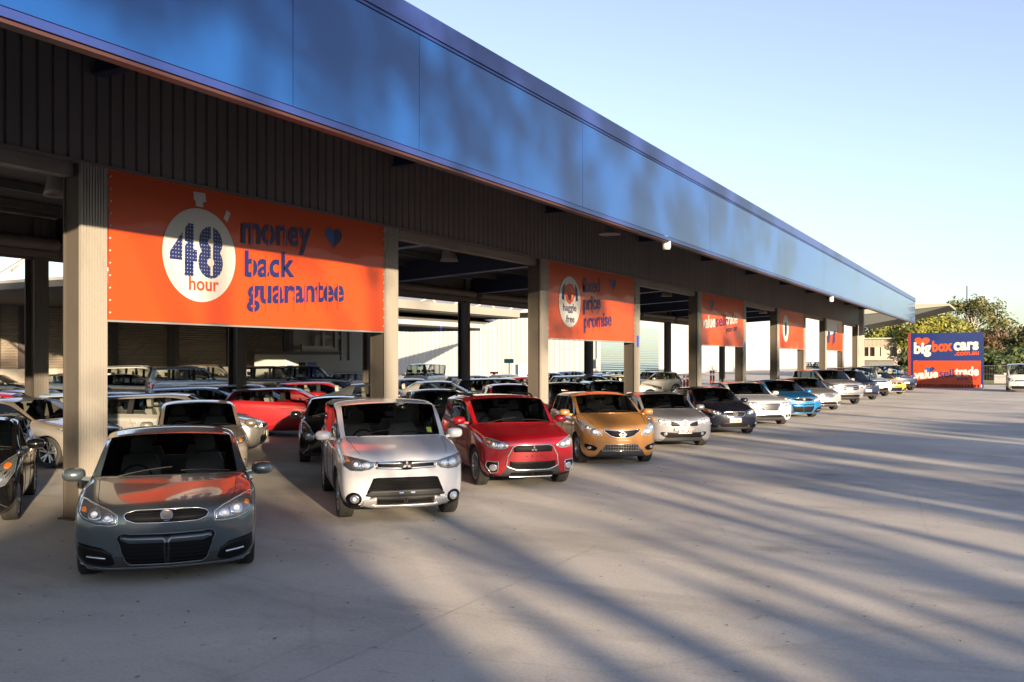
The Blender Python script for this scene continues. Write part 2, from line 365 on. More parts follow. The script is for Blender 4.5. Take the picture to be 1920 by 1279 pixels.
def banner_frame(i, label):
    x0 = X0 + BAY*i + .03; x1 = X0 + BAY*(i+1) - .47
    r = empty('orange_banner', (x0, YW+.02, 2.93)); W = x1-x0; Hh = 5.16-2.93
    b = MB(); N = 28; M = 10; vs = []; rnd = random.Random(i)
    ph = rnd.random()*6
    for a in range(N+1):
        for c in range(M+1):
            u = a/N; v = c/M; vs.append((u*W, .005*math.sin(u*9+ph)*math.sin(v*3.1) + .003*math.sin(v*11+u*23+ph), v*Hh))
    b.add(vs, [(a*(M+1)+c, (a+1)*(M+1)+c, (a+1)*(M+1)+c+1, a*(M+1)+c+1) for a in range(N) for c in range(M)], True)
    o = b.build('vinyl_sheet', ORANGE, r)
    b = MB(); b.bar((0, .03, -.02), (W, .03, -.02), .03); b.bar((0, .03, Hh+.01), (W, .03, Hh+.01), .03)
    for k in range(12):
        for xx in (.03, W-.03): b.lathe([(0, -.02), (.018, -.02), (.018, 0)], 8, 'y', (xx, 0, .1+k*(Hh-.2)/11))
    b.build('edge_rail', mat('rail_steel', (.3, .3, .3), .5, .6), r)
    tag(r, label, 'banner', 'orange banners hung between the columns')
    return r, W, Hh
UX, UZ = (1, 0, 0), (0, 0, 1)
YT = -.0135
def T(r, txt, size, x, z, m, bold=.03, name='lettering', sx=1.0, sp=1.0, al='LEFT'):
    return place_text(name, txt, size, (x, YT, z), UX, UZ, m, r, bold, sp, al, sx)
def T2(r, txt, x0, x1, zb, xh, m, bold=.028, tilt=4.0, cap=False, sp=1.0):
    me = textmesh(txt, 1.0, bold, sp); ref = textmesh('8' if cap else 'x', 1.0, bold)
    h = max(v.co.y for v in ref.vertices); xs_ = [v.co.x for v in me.vertices]; a, c = min(xs_), max(xs_); t = math.tan(R(tilt))
    for v in me.vertices:
        x = (v.co.x-a)/(c-a)*(x1-x0); v.co = (x0+x, YT, zb + v.co.y/h*xh + x*t)
    me.materials.clear(); me.materials.append(m); o = bpy.data.objects.new('lettering', me); COL.objects.link(o); o.parent = r
    return o
def stencil(r, fr, x0, x1, z0, z1, m, w=.030, tilt=4.0, name='stencil_bridge'):
    for k in fr:                             # the narrow bridges that cut the stencilled letters
        x = x0+(x1-x0)*k; dz = (x-x0)*math.tan(R(tilt)); b = MB(); b.add([(x-w/2, YT-.0025, z0+dz), (x+w/2, YT-.0025, z0+dz), (x+w/2+.01, YT-.0025, z1+dz), (x-w/2+.01, YT-.0025, z1+dz)], [(0,1,2,3)]); b.build(name, m, r)
def disc(r, cx, cz, rad, m, y=-.0095, name='white_disc', rz=None):
    pts = [(cx+rad*math.cos(2*math.pi*k/64), y, cz+(rz or rad)*math.sin(2*math.pi*k/64)) for k in range(64)]
    return flat_poly(pts).build(name, m, r)
# 48 hour banner: positions in banner width fraction come from the photo
r, W, Hh = banner_frame(0, 'largest orange banner reading 48 hour money back guarantee')
def bx(px): return X0 and (26455/(1910.0-px) - 6.5 - (X0+.03))   # x on a banner of the first bay from photo px
cx = (bx(301)+bx(439))/2
disc(r, cx, 1.12, .77, WHITEB)
b = MB(); b.mi = 0
b.add([(cx-.10, -.0095, 1.92), (cx+.06, -.0095, 1.92), (cx+.05, -.0095, 2.0), (cx+.12, -.0095, 2.02), (cx+.10, -.0095, 2.16), (cx-.15, -.0095, 2.15), (cx-.14, -.0095, 2.02), (cx-.10, -.0095, 2.0)], [tuple(range(8))])
b.build('stopwatch_crown', WHITEB, r); b = MB(); b.add([(cx+.50, -.0095, 1.80), (cx+.58, -.0095, 1.74), (cx+.66, -.0095, 1.90), (cx+.57, -.0095, 1.95)], [(0,1,2,3)])
b.build('stopwatch_button', WHITEB, r)
T2(r, '48', bx(314.6), bx(415), .81, .81, HALF, .045, 0, cap=True, sp=1.10)
T2(r, 'hour', bx(351), bx(407.4), .54, .15, ORT, .02, 1)
T2(r, 'money', bx(450), bx(581), 1.44, .335, NAVYT)
stencil(r, (.13, .37, .60, .80), bx(450), bx(581), 1.38, 1.85, ORANGE); stencil(r, (.14, .42, .68), bx(456), bx(550), .80, 1.24, ORANGE); stencil(r, (.06, .18, .30, .46, .57, .70, .81, .93), bx(460), bx(643), .22, .73, ORANGE)
stencil(r, (.245, .775), bx(314.6), bx(415), .80, 1.64, WHITEB, .05, 0)
T2(r, 'back', bx(456), bx(550), .86, .30, NAVYT)
T2(r, 'guarantee', bx(460), bx(643), .39, .30, NAVYT)
hx = bx(624)
for s_, m_ in ((-1, BLUEL), (1, NAVYT)):
    pts = [p for p in heart(hx, 1.78, .50, .46, -.0135) if (p[0]-hx)*s_ >= -1e-6]
    pts.sort(key=lambda p: math.atan2(p[2]-1.76, p[0]-hx-s_*.1)); flat_poly(pts).build('heart', m_, r)
# fixed price promise
def bx2(px, i): return 26455/(1910.0-px) - 6.5 - (X0+BAY*i+.03)
def hands(r, cx, cz, s):
    for sg in (-1, 1):
        b = MB(); b.add([(cx+sg*.62*s, -.0125, cz+.55*s), (cx+sg*.92*s, -.0125, cz+.30*s), (cx+sg*1.02*s, -.0125, cz-.35*s), (cx+sg*.72*s, -.0125, cz-.42*s)], [(0,1,2,3)])
        b.build('sleeve', NAVYT, r)
    b = MB()
    b.add([(cx-.60*s, -.0125, cz+.35*s), (cx-.1*s, -.0125, cz+.52*s), (cx+.3*s, -.0125, cz+.50*s), (cx+.62*s, -.0125, cz+.25*s), (cx+.66*s, -.0125, cz-.12*s),
           (cx+.3*s, -.0125, cz-.45*s), (cx-.05*s, -.0125, cz-.62*s), (cx-.35*s, -.0125, cz-.5*s), (cx-.68*s, -.0125, cz-.10*s)], [tuple(range(9))])
    b.build('handshake', ORT, r); b = MB()
    for k in range(4): b.bar((cx-.15*s+.17*s*k, -.0155, cz-.05*s), (cx-.28*s+.17*s*k, -.0155, cz-.50*s+.06*s*k), .035*s, .001)
    b.bar((cx-.45*s, -.0155, cz+.2*s), (cx+.05*s, -.0155, cz+.3*s), .035*s, .001); b.bar((cx+.05*s, -.0155, cz+.3*s), (cx+.4*s, -.0155, cz), .035*s, .001)
    b.build('finger_lines', WHITEB, r)
r, W, Hh = banner_frame(2, 'orange banner reading fixed price promise with a haggle free handshake disc')
cx = (bx2(1047, 2)+bx2(1088, 2))/2
disc(r, cx, 1.12, .76, WHITEB); hands(r, cx, 1.38, .56)
T2(r, 'haggle', bx2(1054.8, 2), bx2(1080, 2), .84, .14, NAVYT, .02, 1); T2(r, 'free', bx2(1060.8, 2), bx2(1076.5, 2), .50, .14, NAVYT, .02, 1)
T2(r, 'fixed', bx2(1092, 2), bx2(1124.6, 2), 1.475, .30, NAVYT); T2(r, 'price', bx2(1093.4, 2), bx2(1125.2, 2), .934, .30, NAVYT); T2(r, 'promise', bx2(1094.3, 2), bx2(1146.3, 2), .36, .30, NAVYT)
stencil(r, (.16, .58, .85), bx2(1092, 2), bx2(1124.6, 2), 1.45, 1.95, ORANGE); stencil(r, (.12, .55, .88), bx2(1093.4, 2), bx2(1125.2, 2), .75, 1.28, ORANGE); stencil(r, (.08, .34, .56, .92), bx2(1094.3, 2), bx2(1146.3, 2), .2, .72, ORANGE)
hx = bx2(1149, 2)
for s_, m_ in ((-1, BLUEL), (1, NAVYT)):
    pts = [p for p in heart(hx, 1.86, .48, .44, -.0135) if (p[0]-hx)*s_ >= -1e-6]
    pts.sort(key=lambda p: math.atan2(p[2]-1.84, p[0]-hx-s_*.1)); flat_poly(pts).build('heart', m_, r)
r, W, Hh = banner_frame(4, 'orange banner reading value sell trade your car')
T2(r, 'value', .10, bx2(1340.6, 4), .70, .36, WHITEB); T2(r, 'sell', bx2(1342, 4), bx2(1360, 4), .83, .34, NAVYT, .01); T2(r, 'trade', bx2(1360.7, 4), bx2(1382.3, 4), .98, .36, WHITEB); T2(r, 'your car', bx2(1361, 4), bx2(1382, 4), .62, .17, NAVYT, .01)
for s_, m_ in ((-1, BLUEL), (1, NAVYT)):
    pts = [p for p in heart(1.5, 1.75, .55, .55, -.0135) if (p[0]-1.5)*s_ >= -1e-6]
    pts.sort(key=lambda p: math.atan2(p[2]-1.73, p[0]-1.5-s_*.1)); flat_poly(pts).build('heart', m_, r)
r, W, Hh = banner_frame(6, 'orange banner with a white disc, next before the farthest banner')
disc(r, 1.6, 1.15, .78, WHITEB); disc(r, 1.6, 1.12, .3, NAVYT, -.0135, 'dark_disc', .42)
r, W, Hh = banner_frame(8, 'farthest orange banner with a pale patch at its top left')
b = MB(); b.add([(.1, -.0135, 1.0), (4.2, -.0135, 1.35), (4.2, -.0135, 2.16), (.1, -.0135, 2.16)], [(0,1,2,3)]); b.build('pale_panel', mat('pale_print', (.40, .43, .48), .5), r)
b = MB(); b.add([(2.2, -.0160, .35), (3.3, -.0160, .6), (3.6, -.0160, 1.5), (2.6, -.0160, 1.3)], [(0,1,2,3)]); b.build('navy_panel', NAVYT, r)
b = MB(); b.add([(.2, -.0160, .55), (1.1, -.0160, .5), (1.4, -.0160, 1.3), (.4, -.0160, 1.4)], [(0,1,2,3)]); b.build('navy_panel', NAVYT, r)

# ------------------------------------------------------------ lamps and cameras under the shed
LAMPM = mat('lamp_shade', (.22, .21, .20), .5); 
def highbay(x, y, z, label, wide=False):
    r = empty('pendant_lamp', (x, y, z)); b = MB()
    if wide: b.lathe([(.05, .28), (.10, .26), (.12, .10), (.30, .02), (.30, 0), (.27, .02), (.1, .08)], 24)
    else: b.lathe([(.06, .62), (.14, .58), (.15, .42), (.20, .36), (.25, .10), (.28, 0), (.25, .02), (.18, .3)], 24)
    b.build('lamp_shade', LAMPM, r)
    b = MB(); top = 6.8-z; b.tube([(0, 0, .25 if wide else .6), (0, 0, top)], .018, 6); b.box(-.06, .06, -.05, .05, (.26 if wide else .6), (.38 if wide else .8)); b.build('hanger', TRIM, r)
    return tag(r, label, 'lamp', 'pendant lamps of the shed')
for (px, py, Y, lab, wd) in [(842, 490, 15.5, 'grey bell shaped pendant lamp over the bay between the first two banners', False),
                             (112, 368, 15.5, 'grey pendant lamp in the dark bay left of the first banner', False),
                             (1143, 440, 9.8, 'shallow grey lamp hung under the blue canopy', True),
                             (1250, 556, 15.5, 'pendant lamp in the bay between the second and third banner', False),
                             (1431, 588, 15.5, 'small pendant lamp right of the value sell trade banner', False)]:
    X, d = on_y(px, Y); highbay(X, Y, zat(py, d), lab, wd)
def seccam(px, py, lab):
    X, d = on_y(px, YF+.03); z = zat(py, d)
    r = empty('security_camera', (X, YF+.06, z)); b = MB()
    b.lathe([(0, -.10), (.085, -.09), (.105, -.02), (.10, .12), (.06, .2), (0, .2)], 14, 'z'); b.build('camera_body', WHITE_P, r)
    b = MB(); b.lathe([(0, -.13), (.05, -.12), (.055, -.08)], 12, 'z', (0, 0, 0)); b.build('lens', BLACK, r)
    b = MB(); b.bar((0, 0, .18), (0, 0, 5.19-z if 5.19-z > .2 else .25), .05); b.build('bracket', WHITE_P, r)
    tag(r, lab, 'camera', 'security cameras under the fascia')
seccam(1252, 461, 'white security camera under the blue fascia, nearer of the two'); seccam(1560, 562, 'white security camera under the far end of the blue fascia')
# ------------------------------------------------------------ buildings round the yard
WCLAD = mat('white_cladding', (.33, .33, .335), .5, noise=(.5, (.27, .27, .28), .4, .8, (1, 1, .3)))
def corr(b, p, q, z0, z1, pitch=.7, d=.03):
    p = Vector(p); q = Vector(q); L = (q-p).length; u = (q-p)/L; n = Vector((u.y, -u.x)); k = max(1, int(L/pitch)); pts = []
    for i in range(k):
        a = p+u*(L*i/k); w = L/k
        pts += [a, a+u*w*.55, a+u*w*.65+n*d, a+u*w*.9+n*d]
    pts.append(q); N = len(pts)
    b.add([(v.x, v.y, z0) for v in pts]+[(v.x, v.y, z1) for v in pts], [(i, i+1, N+i+1, N+i) for i in range(N-1)])
wb = empty('white_warehouse', (105, 46, 0))
tag(wb, 'large white ribbed warehouse behind the shed with a pale blue shutter', 'warehouse')
def P(mb, name, m, root, **k):
    o = mb.build(name, m, None, **k); o.parent = root; o.matrix_parent_inverse = Matrix.Translation(-Vector(root.location)); return o
YWB = 46.0; XWB = 105.0
def dx(px): return on_y(px, YWB)[0]
b = MB(); dA, dB = dx(1125), dx(1236)
dC = dx(1346)
corr(b, (XWB+.2, YWB), (dA, YWB), 0, 8.4); corr(b, (dB, YWB), (dC, YWB), 0, 8.4); corr(b, (dC, YWB), (330, YWB), 0, 15); corr(b, (dA, YWB), (dB, YWB), 6.6, 8.4)
corr(b, (XWB, 84), (XWB, YWB), 0, 7.6)
P(b, 'wall', WCLAD, wb)
b = MB(); b.box(XWB-.07, XWB+.25, YWB-.06, YWB+.1, 0, 8.45); b.box(dA-.6, dA, YWB-.07, YWB+.1, 0, 6.9); b.box(dB, dB+.6, YWB-.07, YWB+.1, 0, 6.9); b.box(dA, dB, YWB-.07, YWB+.1, 6.55, 6.9)
P(b, 'corner_trim', mat('white_trim', (.30, .31, .32), .5), wb)
b = MB(); z = 0
while z < 6.5: b.add([(dA, YWB+.02, z), (dB, YWB+.02, z), (dB, YWB+.05, z+.12), (dA, YWB+.05, z+.06), (dB, YWB+.02, z+.12), (dA, YWB+.02, z+.12)], [(0,1,2,3), (3,2,4,5)]); z += .24
P(b, 'roller_shutter', mat('pale_blue_shutter', (.15, .22, .25), .5), wb)
b = MB(); b.box(XWB+.1, dC, YWB+.12, 90, 8.3, 8.5); b.box(dC, 330, YWB+.12, 90, 14.9, 15.2); P(b, 'roof', WCLAD, wb)
b = MB(); b.box(dA-1.4, dA-.8, YWB-.3, YWB-.08, 1.2, 2.3); b.bar((dA-1.1, YWB-.12, 2.3), (dA-1.1, YWB-.12, 6), .06); P(b, 'meter_box', mat('meter_grey', (.4, .38, .3), .6), wb)
# grey service box and green sign on the wall facing the camera
Y1, d1 = on_x(980, 104.6); b = MB(); b.box(104.4, 104.9, Y1-.55, Y1+.55, 0, zat(682, d1)); P(b, 'grey_cabinet', mat('grey_cabinet', (.42, .46, .5), .5), wb)
Y1, d1 = on_x(954, 59.5); sg = empty('green_sign', (59.5, Y1, 0)); b = MB(); b.box(-.02, .02, -.4, .4, zat(681, d1), zat(673, d1)); b.build('sign_board', mat('green_sign', (.03, .30, .22), .5), sg)
b = MB(); b.bar((.04, 0, 0), (.04, 0, zat(674, d1)), .06); b.build('sign_post', PURL, sg); tag(sg, 'small green sign on a post in front of the white wall', 'sign')
Y1, d1 = on_x(926.5, 50); sg = empty('red_valve_handle', (50, Y1, 0)); b = MB(); b.bar((0, 0, 0), (0, 0, zat(699, d1)), .12); b.bar((0, -.45*.6, zat(699, d1)), (0, .45*.6, zat(699, d1)), .12)
b.build('tee_handle', mat('red_enamel', (.5, .02, .03), .4), sg); b = MB(); b.lathe([(0,0),(.2,0),(.2,.1),(0,.1)], 10, 'z'); b.build('base', TRIM, sg); tag(sg, 'red tee shaped stand by the white wall', 'hydrant')

# shutter building at the left, with its own canopy
kY = .8755
YC, YD = 38*kY, 57.6*kY                     # canopy edge, wall with shutters
sb = empty('shutter_building', (40, YD, 0)); tag(sb, 'low brown building with grey roller shutters under a deep canopy', 'building')
BW = mat('brown_wall', (.20, .17, .145), .7, noise=(1, (.15, .125, .105), .4, .7, (1,1,.4)))
SHUT = mat('shutter_grey', (.27, .23, .19), .55, noise=(.9, (.20, .17, .14), .4, .75, (.3, 1, 1)))
SUNBAND = mat('sunlit_band_pale', (.42, .39, .34), .8, noise=(1.4, (.32, .30, .26), .45, .75, (1,1,1)))  # pale tone stands in for sunlight along the foot of the shutter wall
def ex(px): return on_y(px, YD)[0]
xl, xr = ex(-260), ex(552)
b = MB(); b.box(xl, xr, YD+.10, YD+.3, 1.75, 6.3); P(b, 'wall', BW, sb)
b = MB(); b.box(xl, xr, YD-.15, YD+.3, 0, 1.745); P(b, 'sunlit_band', SUNBAND, sb)  # band ends where the canopy's shade would begin
doors = [(-140, -20), (-5, 34), (86, 205), (213, 314), (336, 425), (437, 531)]
for k, (a, c) in enumerate(doors):
    b = MB(); x0, x1 = ex(a), ex(c); z = 1.76
    while z < 6.1: b.add([(x0, YD+.06, z), (x1, YD+.06, z), (x1, YD+.01, z+.08), (x0, YD+.01, z+.08), (x1, YD+.06, z+.16), (x0, YD+.06, z+.16)], [(0,1,2,3), (3,2,4,5)]); z += .16
    rnd = random.Random(k); b.mi = 1         # scratches on the curtain
    for q in range(9 if k > 2 else 4):
        sx = x0+(x1-x0)*(.12+.35*rnd.random()); sz = 2.0+rnd.random()*1.4; ln = .6+rnd.random()*1.1
        b.bar((sx, YD-.0, sz), (sx+ln, YD-.0, sz+ln*.62), .035, .004)
    b.mi = 0; P(b, 'roller_shutter', [SHUT, mat('shutter_scratch', (.5, .46, .38), .6)], sb)
    b = MB(); b.box(x1+.0, x1+.55, YD-.12, YD+.1, 0, 6.3); P(b, 'post', mat('dark_post', (.06, .05, .05), .6), sb)
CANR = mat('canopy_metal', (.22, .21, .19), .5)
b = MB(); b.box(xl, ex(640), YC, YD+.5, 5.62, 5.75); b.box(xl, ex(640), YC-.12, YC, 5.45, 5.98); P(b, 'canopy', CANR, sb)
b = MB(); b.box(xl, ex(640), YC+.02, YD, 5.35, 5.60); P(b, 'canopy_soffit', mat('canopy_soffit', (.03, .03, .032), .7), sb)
b = MB()
for X in [6+8*k for k in range(8)]:
    b.bar((X, YC+1.5, 5.8), (X+3.2, YC+1.5, 8.2), .10); b.bar((X+3.2, YC+1.5, 8.2), (X+6.4, YC+1.5, 5.8), .10); b.bar((X+3.2, YC+1.5, 8.2), (X+3.2, YC+9, 5.8), .08)
P(b, 'roof_brace', mat('cream_steel', (.55, .50, .42), .5), sb)
# white bay right of the shutters with pipes and office hut
wbx0, wbx1 = ex(552), ex(700)
b = MB(); b.box(wbx0, wbx1, YD+.1, YD+.3, 0, 8); P(b, 'white_wall', mat('white_render', (.42, .40, .37), .7), sb)
b = MB(); PM = None
for kd, (p, q) in enumerate([((590, 632), (590, 655)), ((590, 632), (640, 632)), ((560, 652), (628, 652)), ((640, 612), (640, 676)), ((655, 612), (655, 676)), ((605, 612), (605, 650)), ((628, 620), (628, 652)), ((566, 645), (566, 660))]):
    yk = YD-.3-.05*kd; xa, da = on_y(p[0], yk); xb, db = on_y(q[0], yk); b.bar((xa, yk, zat(p[1], da)), (xb, yk, zat(q[1], db)), .34-.012*kd)
P(b, 'duct_pipe', mat('duct_metal', (.32, .28, .24), .5, .3), sb)
# pitched roof canopy between
cb = empty('pitched_roof_wing', (50, YC, 0)); tag(cb, 'white metal roofed wing with eave in front of the white wall', 'building')
xe0, xe1 = on_y(668, YC)[0], on_y(903, YC)[0]; ze = 4.72; RY = YC+16; RX, RD = on_y(985, RY); RZ = zat(578, RD)
ROOFW = mat('white_roof_sheet', (.26, .25, .245), .45, noise=(1.2, (.55, .42, .38), .62, .78, (.15, 1, 1)))
b = MB(); b.add([(xe0, YC, ze), (xe1, YC, ze), (RX, RY, RZ), (xe0, RY, RZ), (xe0, YC, ze-.08), (xe1, YC, ze-.08), (RX, RY, RZ-.1), (xe0, RY, RZ-.1)], [(0,1,2,3), (7,6,5,4), (0,4,5,1), (1,5,6,2), (3,7,4,0)])
P(b, 'roof', ROOFW, cb)
b = MB(); b.box(xe0, xe1, YC-.1, YC, ze-.22, ze+.04); P(b, 'gutter', mat('white_gutter', (.35, .35, .34), .5), cb)
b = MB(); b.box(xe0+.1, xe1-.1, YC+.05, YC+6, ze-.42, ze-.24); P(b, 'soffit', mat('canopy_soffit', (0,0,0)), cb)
b = MB(); b.box(xe0+1, xe0+1.2, YC+.2, YC+1.8, ze-.8, ze-.43); b.box(on_y(825, YC)[0], on_y(828, YC)[0], YC-.02, YC+.02, ze-.55, ze-.25); P(b, 'blue_bracket', mat('blue_bracket', (.08, .09, .45), .5), cb)
# little office hut
ho = empty('office_hut', (0, 0, 0)); xa, da = on_y(535, 46); xb, db = on_y(637, 46); ho.location = (xa, 46, 0)
b = MB(); b.box(0, xb-xa, 0, 3, 0, 2.62); b.build('wall', mat('hut_white', (.40, .39, .37), .6), ho)
b = MB(); b.box(-.1, xb-xa+.1, -.15, 3.1, 2.63, 2.86); b.build('roof', mat('hut_roof', (.10, .09, .08), .6), ho)
b = MB(); b.box(1.4, 2.1, -.03, -.002, 1.2, 2.05); b.build('window', BLACK, ho)
b = MB(); b.box(2.35, 3.3, -.03, -.002, .9, 2.05); b.build('blue_notice', mat('hut_blue', (.04, .07, .5), .5), ho)
b = MB(); b.box(.2, .75, -.03, -.002, 1.5, 1.85); b.build('dark_notice', NAVYT, ho)
tag(ho, 'small white site office with a blue panel under the pipes', 'office hut')
# red bollards
RED = mat('red_bollard', (.22, .018, .012), .5)
for k, (px, py, hh, Y) in enumerate([(1227, 726, .95, None), (1233, 727, .95, None), (1283, 724, .95, None), (1289, 724, .95, None), (1333, 718, 1.2, None), (1338, 718, 1.2, None), (1498, 703, 1.1, None)]):
    p = at(px, py + 4); r = empty('red_bollard', p); b = MB(); b.lathe([(0, 0), (.09, 0), (.09, hh), (.06, hh+.05), (0, hh+.06)], 12); b.build('post', RED, r)
    b = MB(); b.lathe([(.092, hh*.7), (.092, hh*.85)], 12); b.build('band', WHITE_P, r)
    tag(r, ['red bollard beside the silver hatch, left of its pair', 'red bollard beside the silver hatch, right of its pair', 'red bollard left of a pair against the white wall', 'red bollard right of a pair against the white wall',
            'taller red bollard left of a pair by the dark column', 'taller red bollard right of a pair by the dark column', 'lone red bollard at the far white wall'][k], 'bollard', 'red bollards by the white warehouse')
# tall masts, trailer box, tan office at the far end
to = empty('tan_office', (0, 0, 0)); X1 = 118; ya, da = on_x(1620, X1); yb, db = on_x(1688, X1)
to.location = (X1, yb, 0); W_ = ya-yb; zz = lambda py: zat(py, da)
TAN = mat('tan_render', (.36, .30, .235), .7); b = MB()
b.box(0, 8, 0, W_+1, 0, zz(668)); b.box(0, 8, 0, W_+1, zz(651), zz(636))
ps = [1617, 1622, 1629, 1641, 1649, 1651, 1653, 1668, 1682, 1688]
for (a, c) in [(1612, 1619), (1628.5, 1630), (1640, 1649.5), (1652, 1668), (1682, 1688)]:
    y0 = on_x(c, X1)[0]-yb; y1 = on_x(a, X1)[0]-yb; b.box(0, .4, y0, y1, zz(668), zz(651))
b.build('wall', TAN, to)
b = MB(); b.box(.45, .5, .3, W_+.7, zz(668), zz(651)); b.build('window', mat('office_glass', (.05, .05, .06), .1, coat=1), to)
b = MB(); ribs_x = []
for k in range(34): b.box(-.06, 0, k*(W_+1)/34, k*(W_+1)/34+.08, zz(650), zz(637))
b.box(-.35, 8.2, -.3, W_+1, zz(636), zz(634)); b.build('parapet', TAN, to)
tag(to, 'tan two storey office with a ribbed parapet beyond the shed end', 'office')
Y1, d1 = on_x(1646, 106); tb = empty('grey_container', (106, Y1, 0)); b = MB(); yy0 = on_x(1672, 106)[0]-Y1; yy1 = on_x(1618, 106)[0]-Y1
b.box(0, 2.4, yy0, yy1, .3, zat(677, d1)); b.build('body', mat('container_grey', (.12, .125, .125), .5, noise=(1.2, (.08,.08,.08), .5, .8, (1,1,.4))), tb)
b = MB(); b.box(-.05, 2.45, yy0-.05, yy1+.05, zat(677, d1), zat(675.6, d1)); b.box(-.04, 2.4, yy0, yy1, .2, .3); b.build('top_rail', TRIM, tb)
tag(tb, 'grey container in front of the tan office', 'container')
# awning of the building beyond, seen under the fascia end
aw = empty('far_awning', (97, 14, 0)); b = MB(); d0 = 100
def ptx(px, py, X): y, d = on_x(px, X); return (X, y, zat(py, d))
A = [ptx(1612, 573, 96), ptx(1612, 590, 96), ptx(1780, 569, 96), ptx(1780, 573, 96)]
b.add([(A[0][0]-97, A[0][1]-14, A[0][2]), (A[1][0]-97, A[1][1]-14, A[1][2]), (A[3][0]-97, A[3][1]-14, A[3][2]), (A[2][0]-97, A[2][1]-14, A[2][2]),
       (A[0][0]-97+10, A[0][1]-14, A[0][2]), (A[1][0]-97+10, A[1][1]-14, A[1][2]), (A[3][0]-97+10, A[3][1]-14, A[3][2]), (A[2][0]-97+10, A[2][1]-14, A[2][2])],
      [(0,1,2,3), (7,6,5,4), (0,3,7,4), (1,5,6,2), (2,6,7,3), (0,4,5,1)])
b.build('roof', mat('awning_cream', (.22, .22, .19), .5), aw)
B = [ptx(1612, 590, 96.2), ptx(1612, 612, 96.2), ptx(1690, 597, 96.2), ptx(1780, 573.4, 96.2)]
b = MB(); vs = [(p[0]-97, p[1]-14, p[2]) for p in B]; b.add(vs+[(v[0]+9, v[1], v[2]) for v in vs], [(0,1,2,3), (7,6,5,4), (1,5,6,2), (2,6,7,3), (0,4,5,1), (0,3,7,4)])
b.build('soffit', mat('awning_dark', (.05, .055, .055), .6), aw); tag(aw, 'cream edged awning jutting beyond the far end of the blue fascia', 'awning')
for X, px, top, lab in [(150, 1813, 536, 'tall floodlight mast above the trees'), (190, 1908, 612, 'thin street light pole among the trees at the right edge')]:
    Y1, d1 = on_x(px, X); r = empty('light_mast', (X, Y1, 0)); b = MB(); zt = zat(top, d1); b.tube([(0,0,0), (0,0,zt)], [.16, .08], 8); b.build('pole', PURL, r)
    b = MB(); b.box(-.2, .2, -.6, .6, zt, zt+.25) if X == 150 else b.bar((0, 0, zt), (0, -1.6, zt+.3), .12); b.build('lamp_head', mat('lamp_head', (.6, .6, .6), .5), r); tag(r, lab, 'light mast')

# ------------------------------------------------------------ roadside sign
XS = 80.0
ya, da = on_x(1708, XS); yb, db = on_x(1844, XS); W_ = ya-yb
sg = empty('dealer_sign', (XS, ya, 0)); zs = lambda py: zat(py, (da+db)/2)
SB = mat('sign_blue', (.005, .014, .085), .3, coat=.4, bump=(.7, .1)); SO = mat('sign_orange', (.34, .032, .004), .35, coat=.3, bump=(.7, .1))
zt, zm, zb = zs(624), zs(676.5), zs(731)
b = MB(); b.box(.0, .5, -W_, 0, max(0.02, zb), zt); b.build('panel', SB, sg)
b = MB(); b.box(-.02, -.003, -W_+.18, -.18, zs(726), zm); b.build('orange_panel', SO, sg)
b = MB(); b.box(-.03, .5, .003, .22, .02, zt+.02); b.build('red_edge', mat('sign_red_edge', (.14, .012, .012), .5), sg)
SX, SZ = (0, -1, 0), (0, 0, 1)
def ST(txt, size, px, py, m, bold=.03, sx=1.0, sp=1.0):
    y = on_x(px, XS)[0]-ya
    o = place_text('lettering', txt, size, (-.03, y, zs(py)), SX, SZ, m, sg, bold, sp, 'LEFT', sx); return o
u = lambda px: on_x(px, XS)[0]-ya
def stw(txt, size, p0, p1, py, m, bold=.03):
    o = ST(txt, size, p0, py, m, bold); me = o.data; ys = [v.co.y for v in me.vertices]; y0, y1 = max(ys), min(ys); t0, t1 = u(p0), u(p1)
    for v in me.vertices: v.co.y = t0 + (v.co.y-y0)/(y1-y0)*(t1-t0)
def sfit(txt, p0, p1, py, xh, m, bold=.03, tilt=0.0):
    me = textmesh(txt, 1.0, bold); ref = textmesh('x', 1.0, bold); h = max(v.co.y for v in ref.vertices); xs_ = [v.co.x for v in me.vertices]; a, c = min(xs_), max(xs_)
    t0, t1 = u(p0), u(p1)
    for v in me.vertices:
        k = (v.co.x-a)/(c-a); v.co = (-.03, t0+(t1-t0)*k, zs(py) + v.co.y/h*xh + abs(t1-t0)*k*math.tan(R(tilt)))
    me.flip_normals(); me.materials.clear(); me.materials.append(m); o = bpy.data.objects.new('lettering', me); COL.objects.link(o); o.parent = sg
sfit('big', 1713.5, 1746, 662.5, .60, WHITEB, .045, 3); sfit('box', 1747.5, 1786, 658.8, .56, ORT, .045, 3); sfit('cars', 1788, 1835, 656.5, .60, WHITEB, .045, 2); sfit('.com.au', 1790, 1835.5, 666.5, .26, ORT, .03, 2)
sfit('value', 1714, 1759, 710.6, .44, WHITEB, .045, 4); sfit('sell', 1761, 1788.5, 707.8, .42, NAVYT, .015, 3); sfit('trade', 1790, 1835.5, 704.8, .46, WHITEB, .045, 3); sfit('your car', 1794, 1835.5, 713.2, .20, NAVYT, .01, 3)
def sheart(px, py, w, h, mats):
    cy, cz = u(px), zs(py)
    for s_, m_ in mats:
        pts = [(-.026, cy + (p[0]), cz + p[2]) for p in heart(0, 0, w, h, 0) if s_ == 0 or p[0]*s_ >= -1e-6]
        pts.sort(key=lambda p: math.atan2(p[2]-cz, p[1]-cy-s_*.1)); flat_poly(pts).build('heart', m_, sg)
sheart(1729, 641.5, 1.12, .86, [(0, ORT)]); sheart(1743.5, 693.8, .74, .56, [(1, BLUEL), (-1, NAVYT)])
b = MB(); n_ = 24
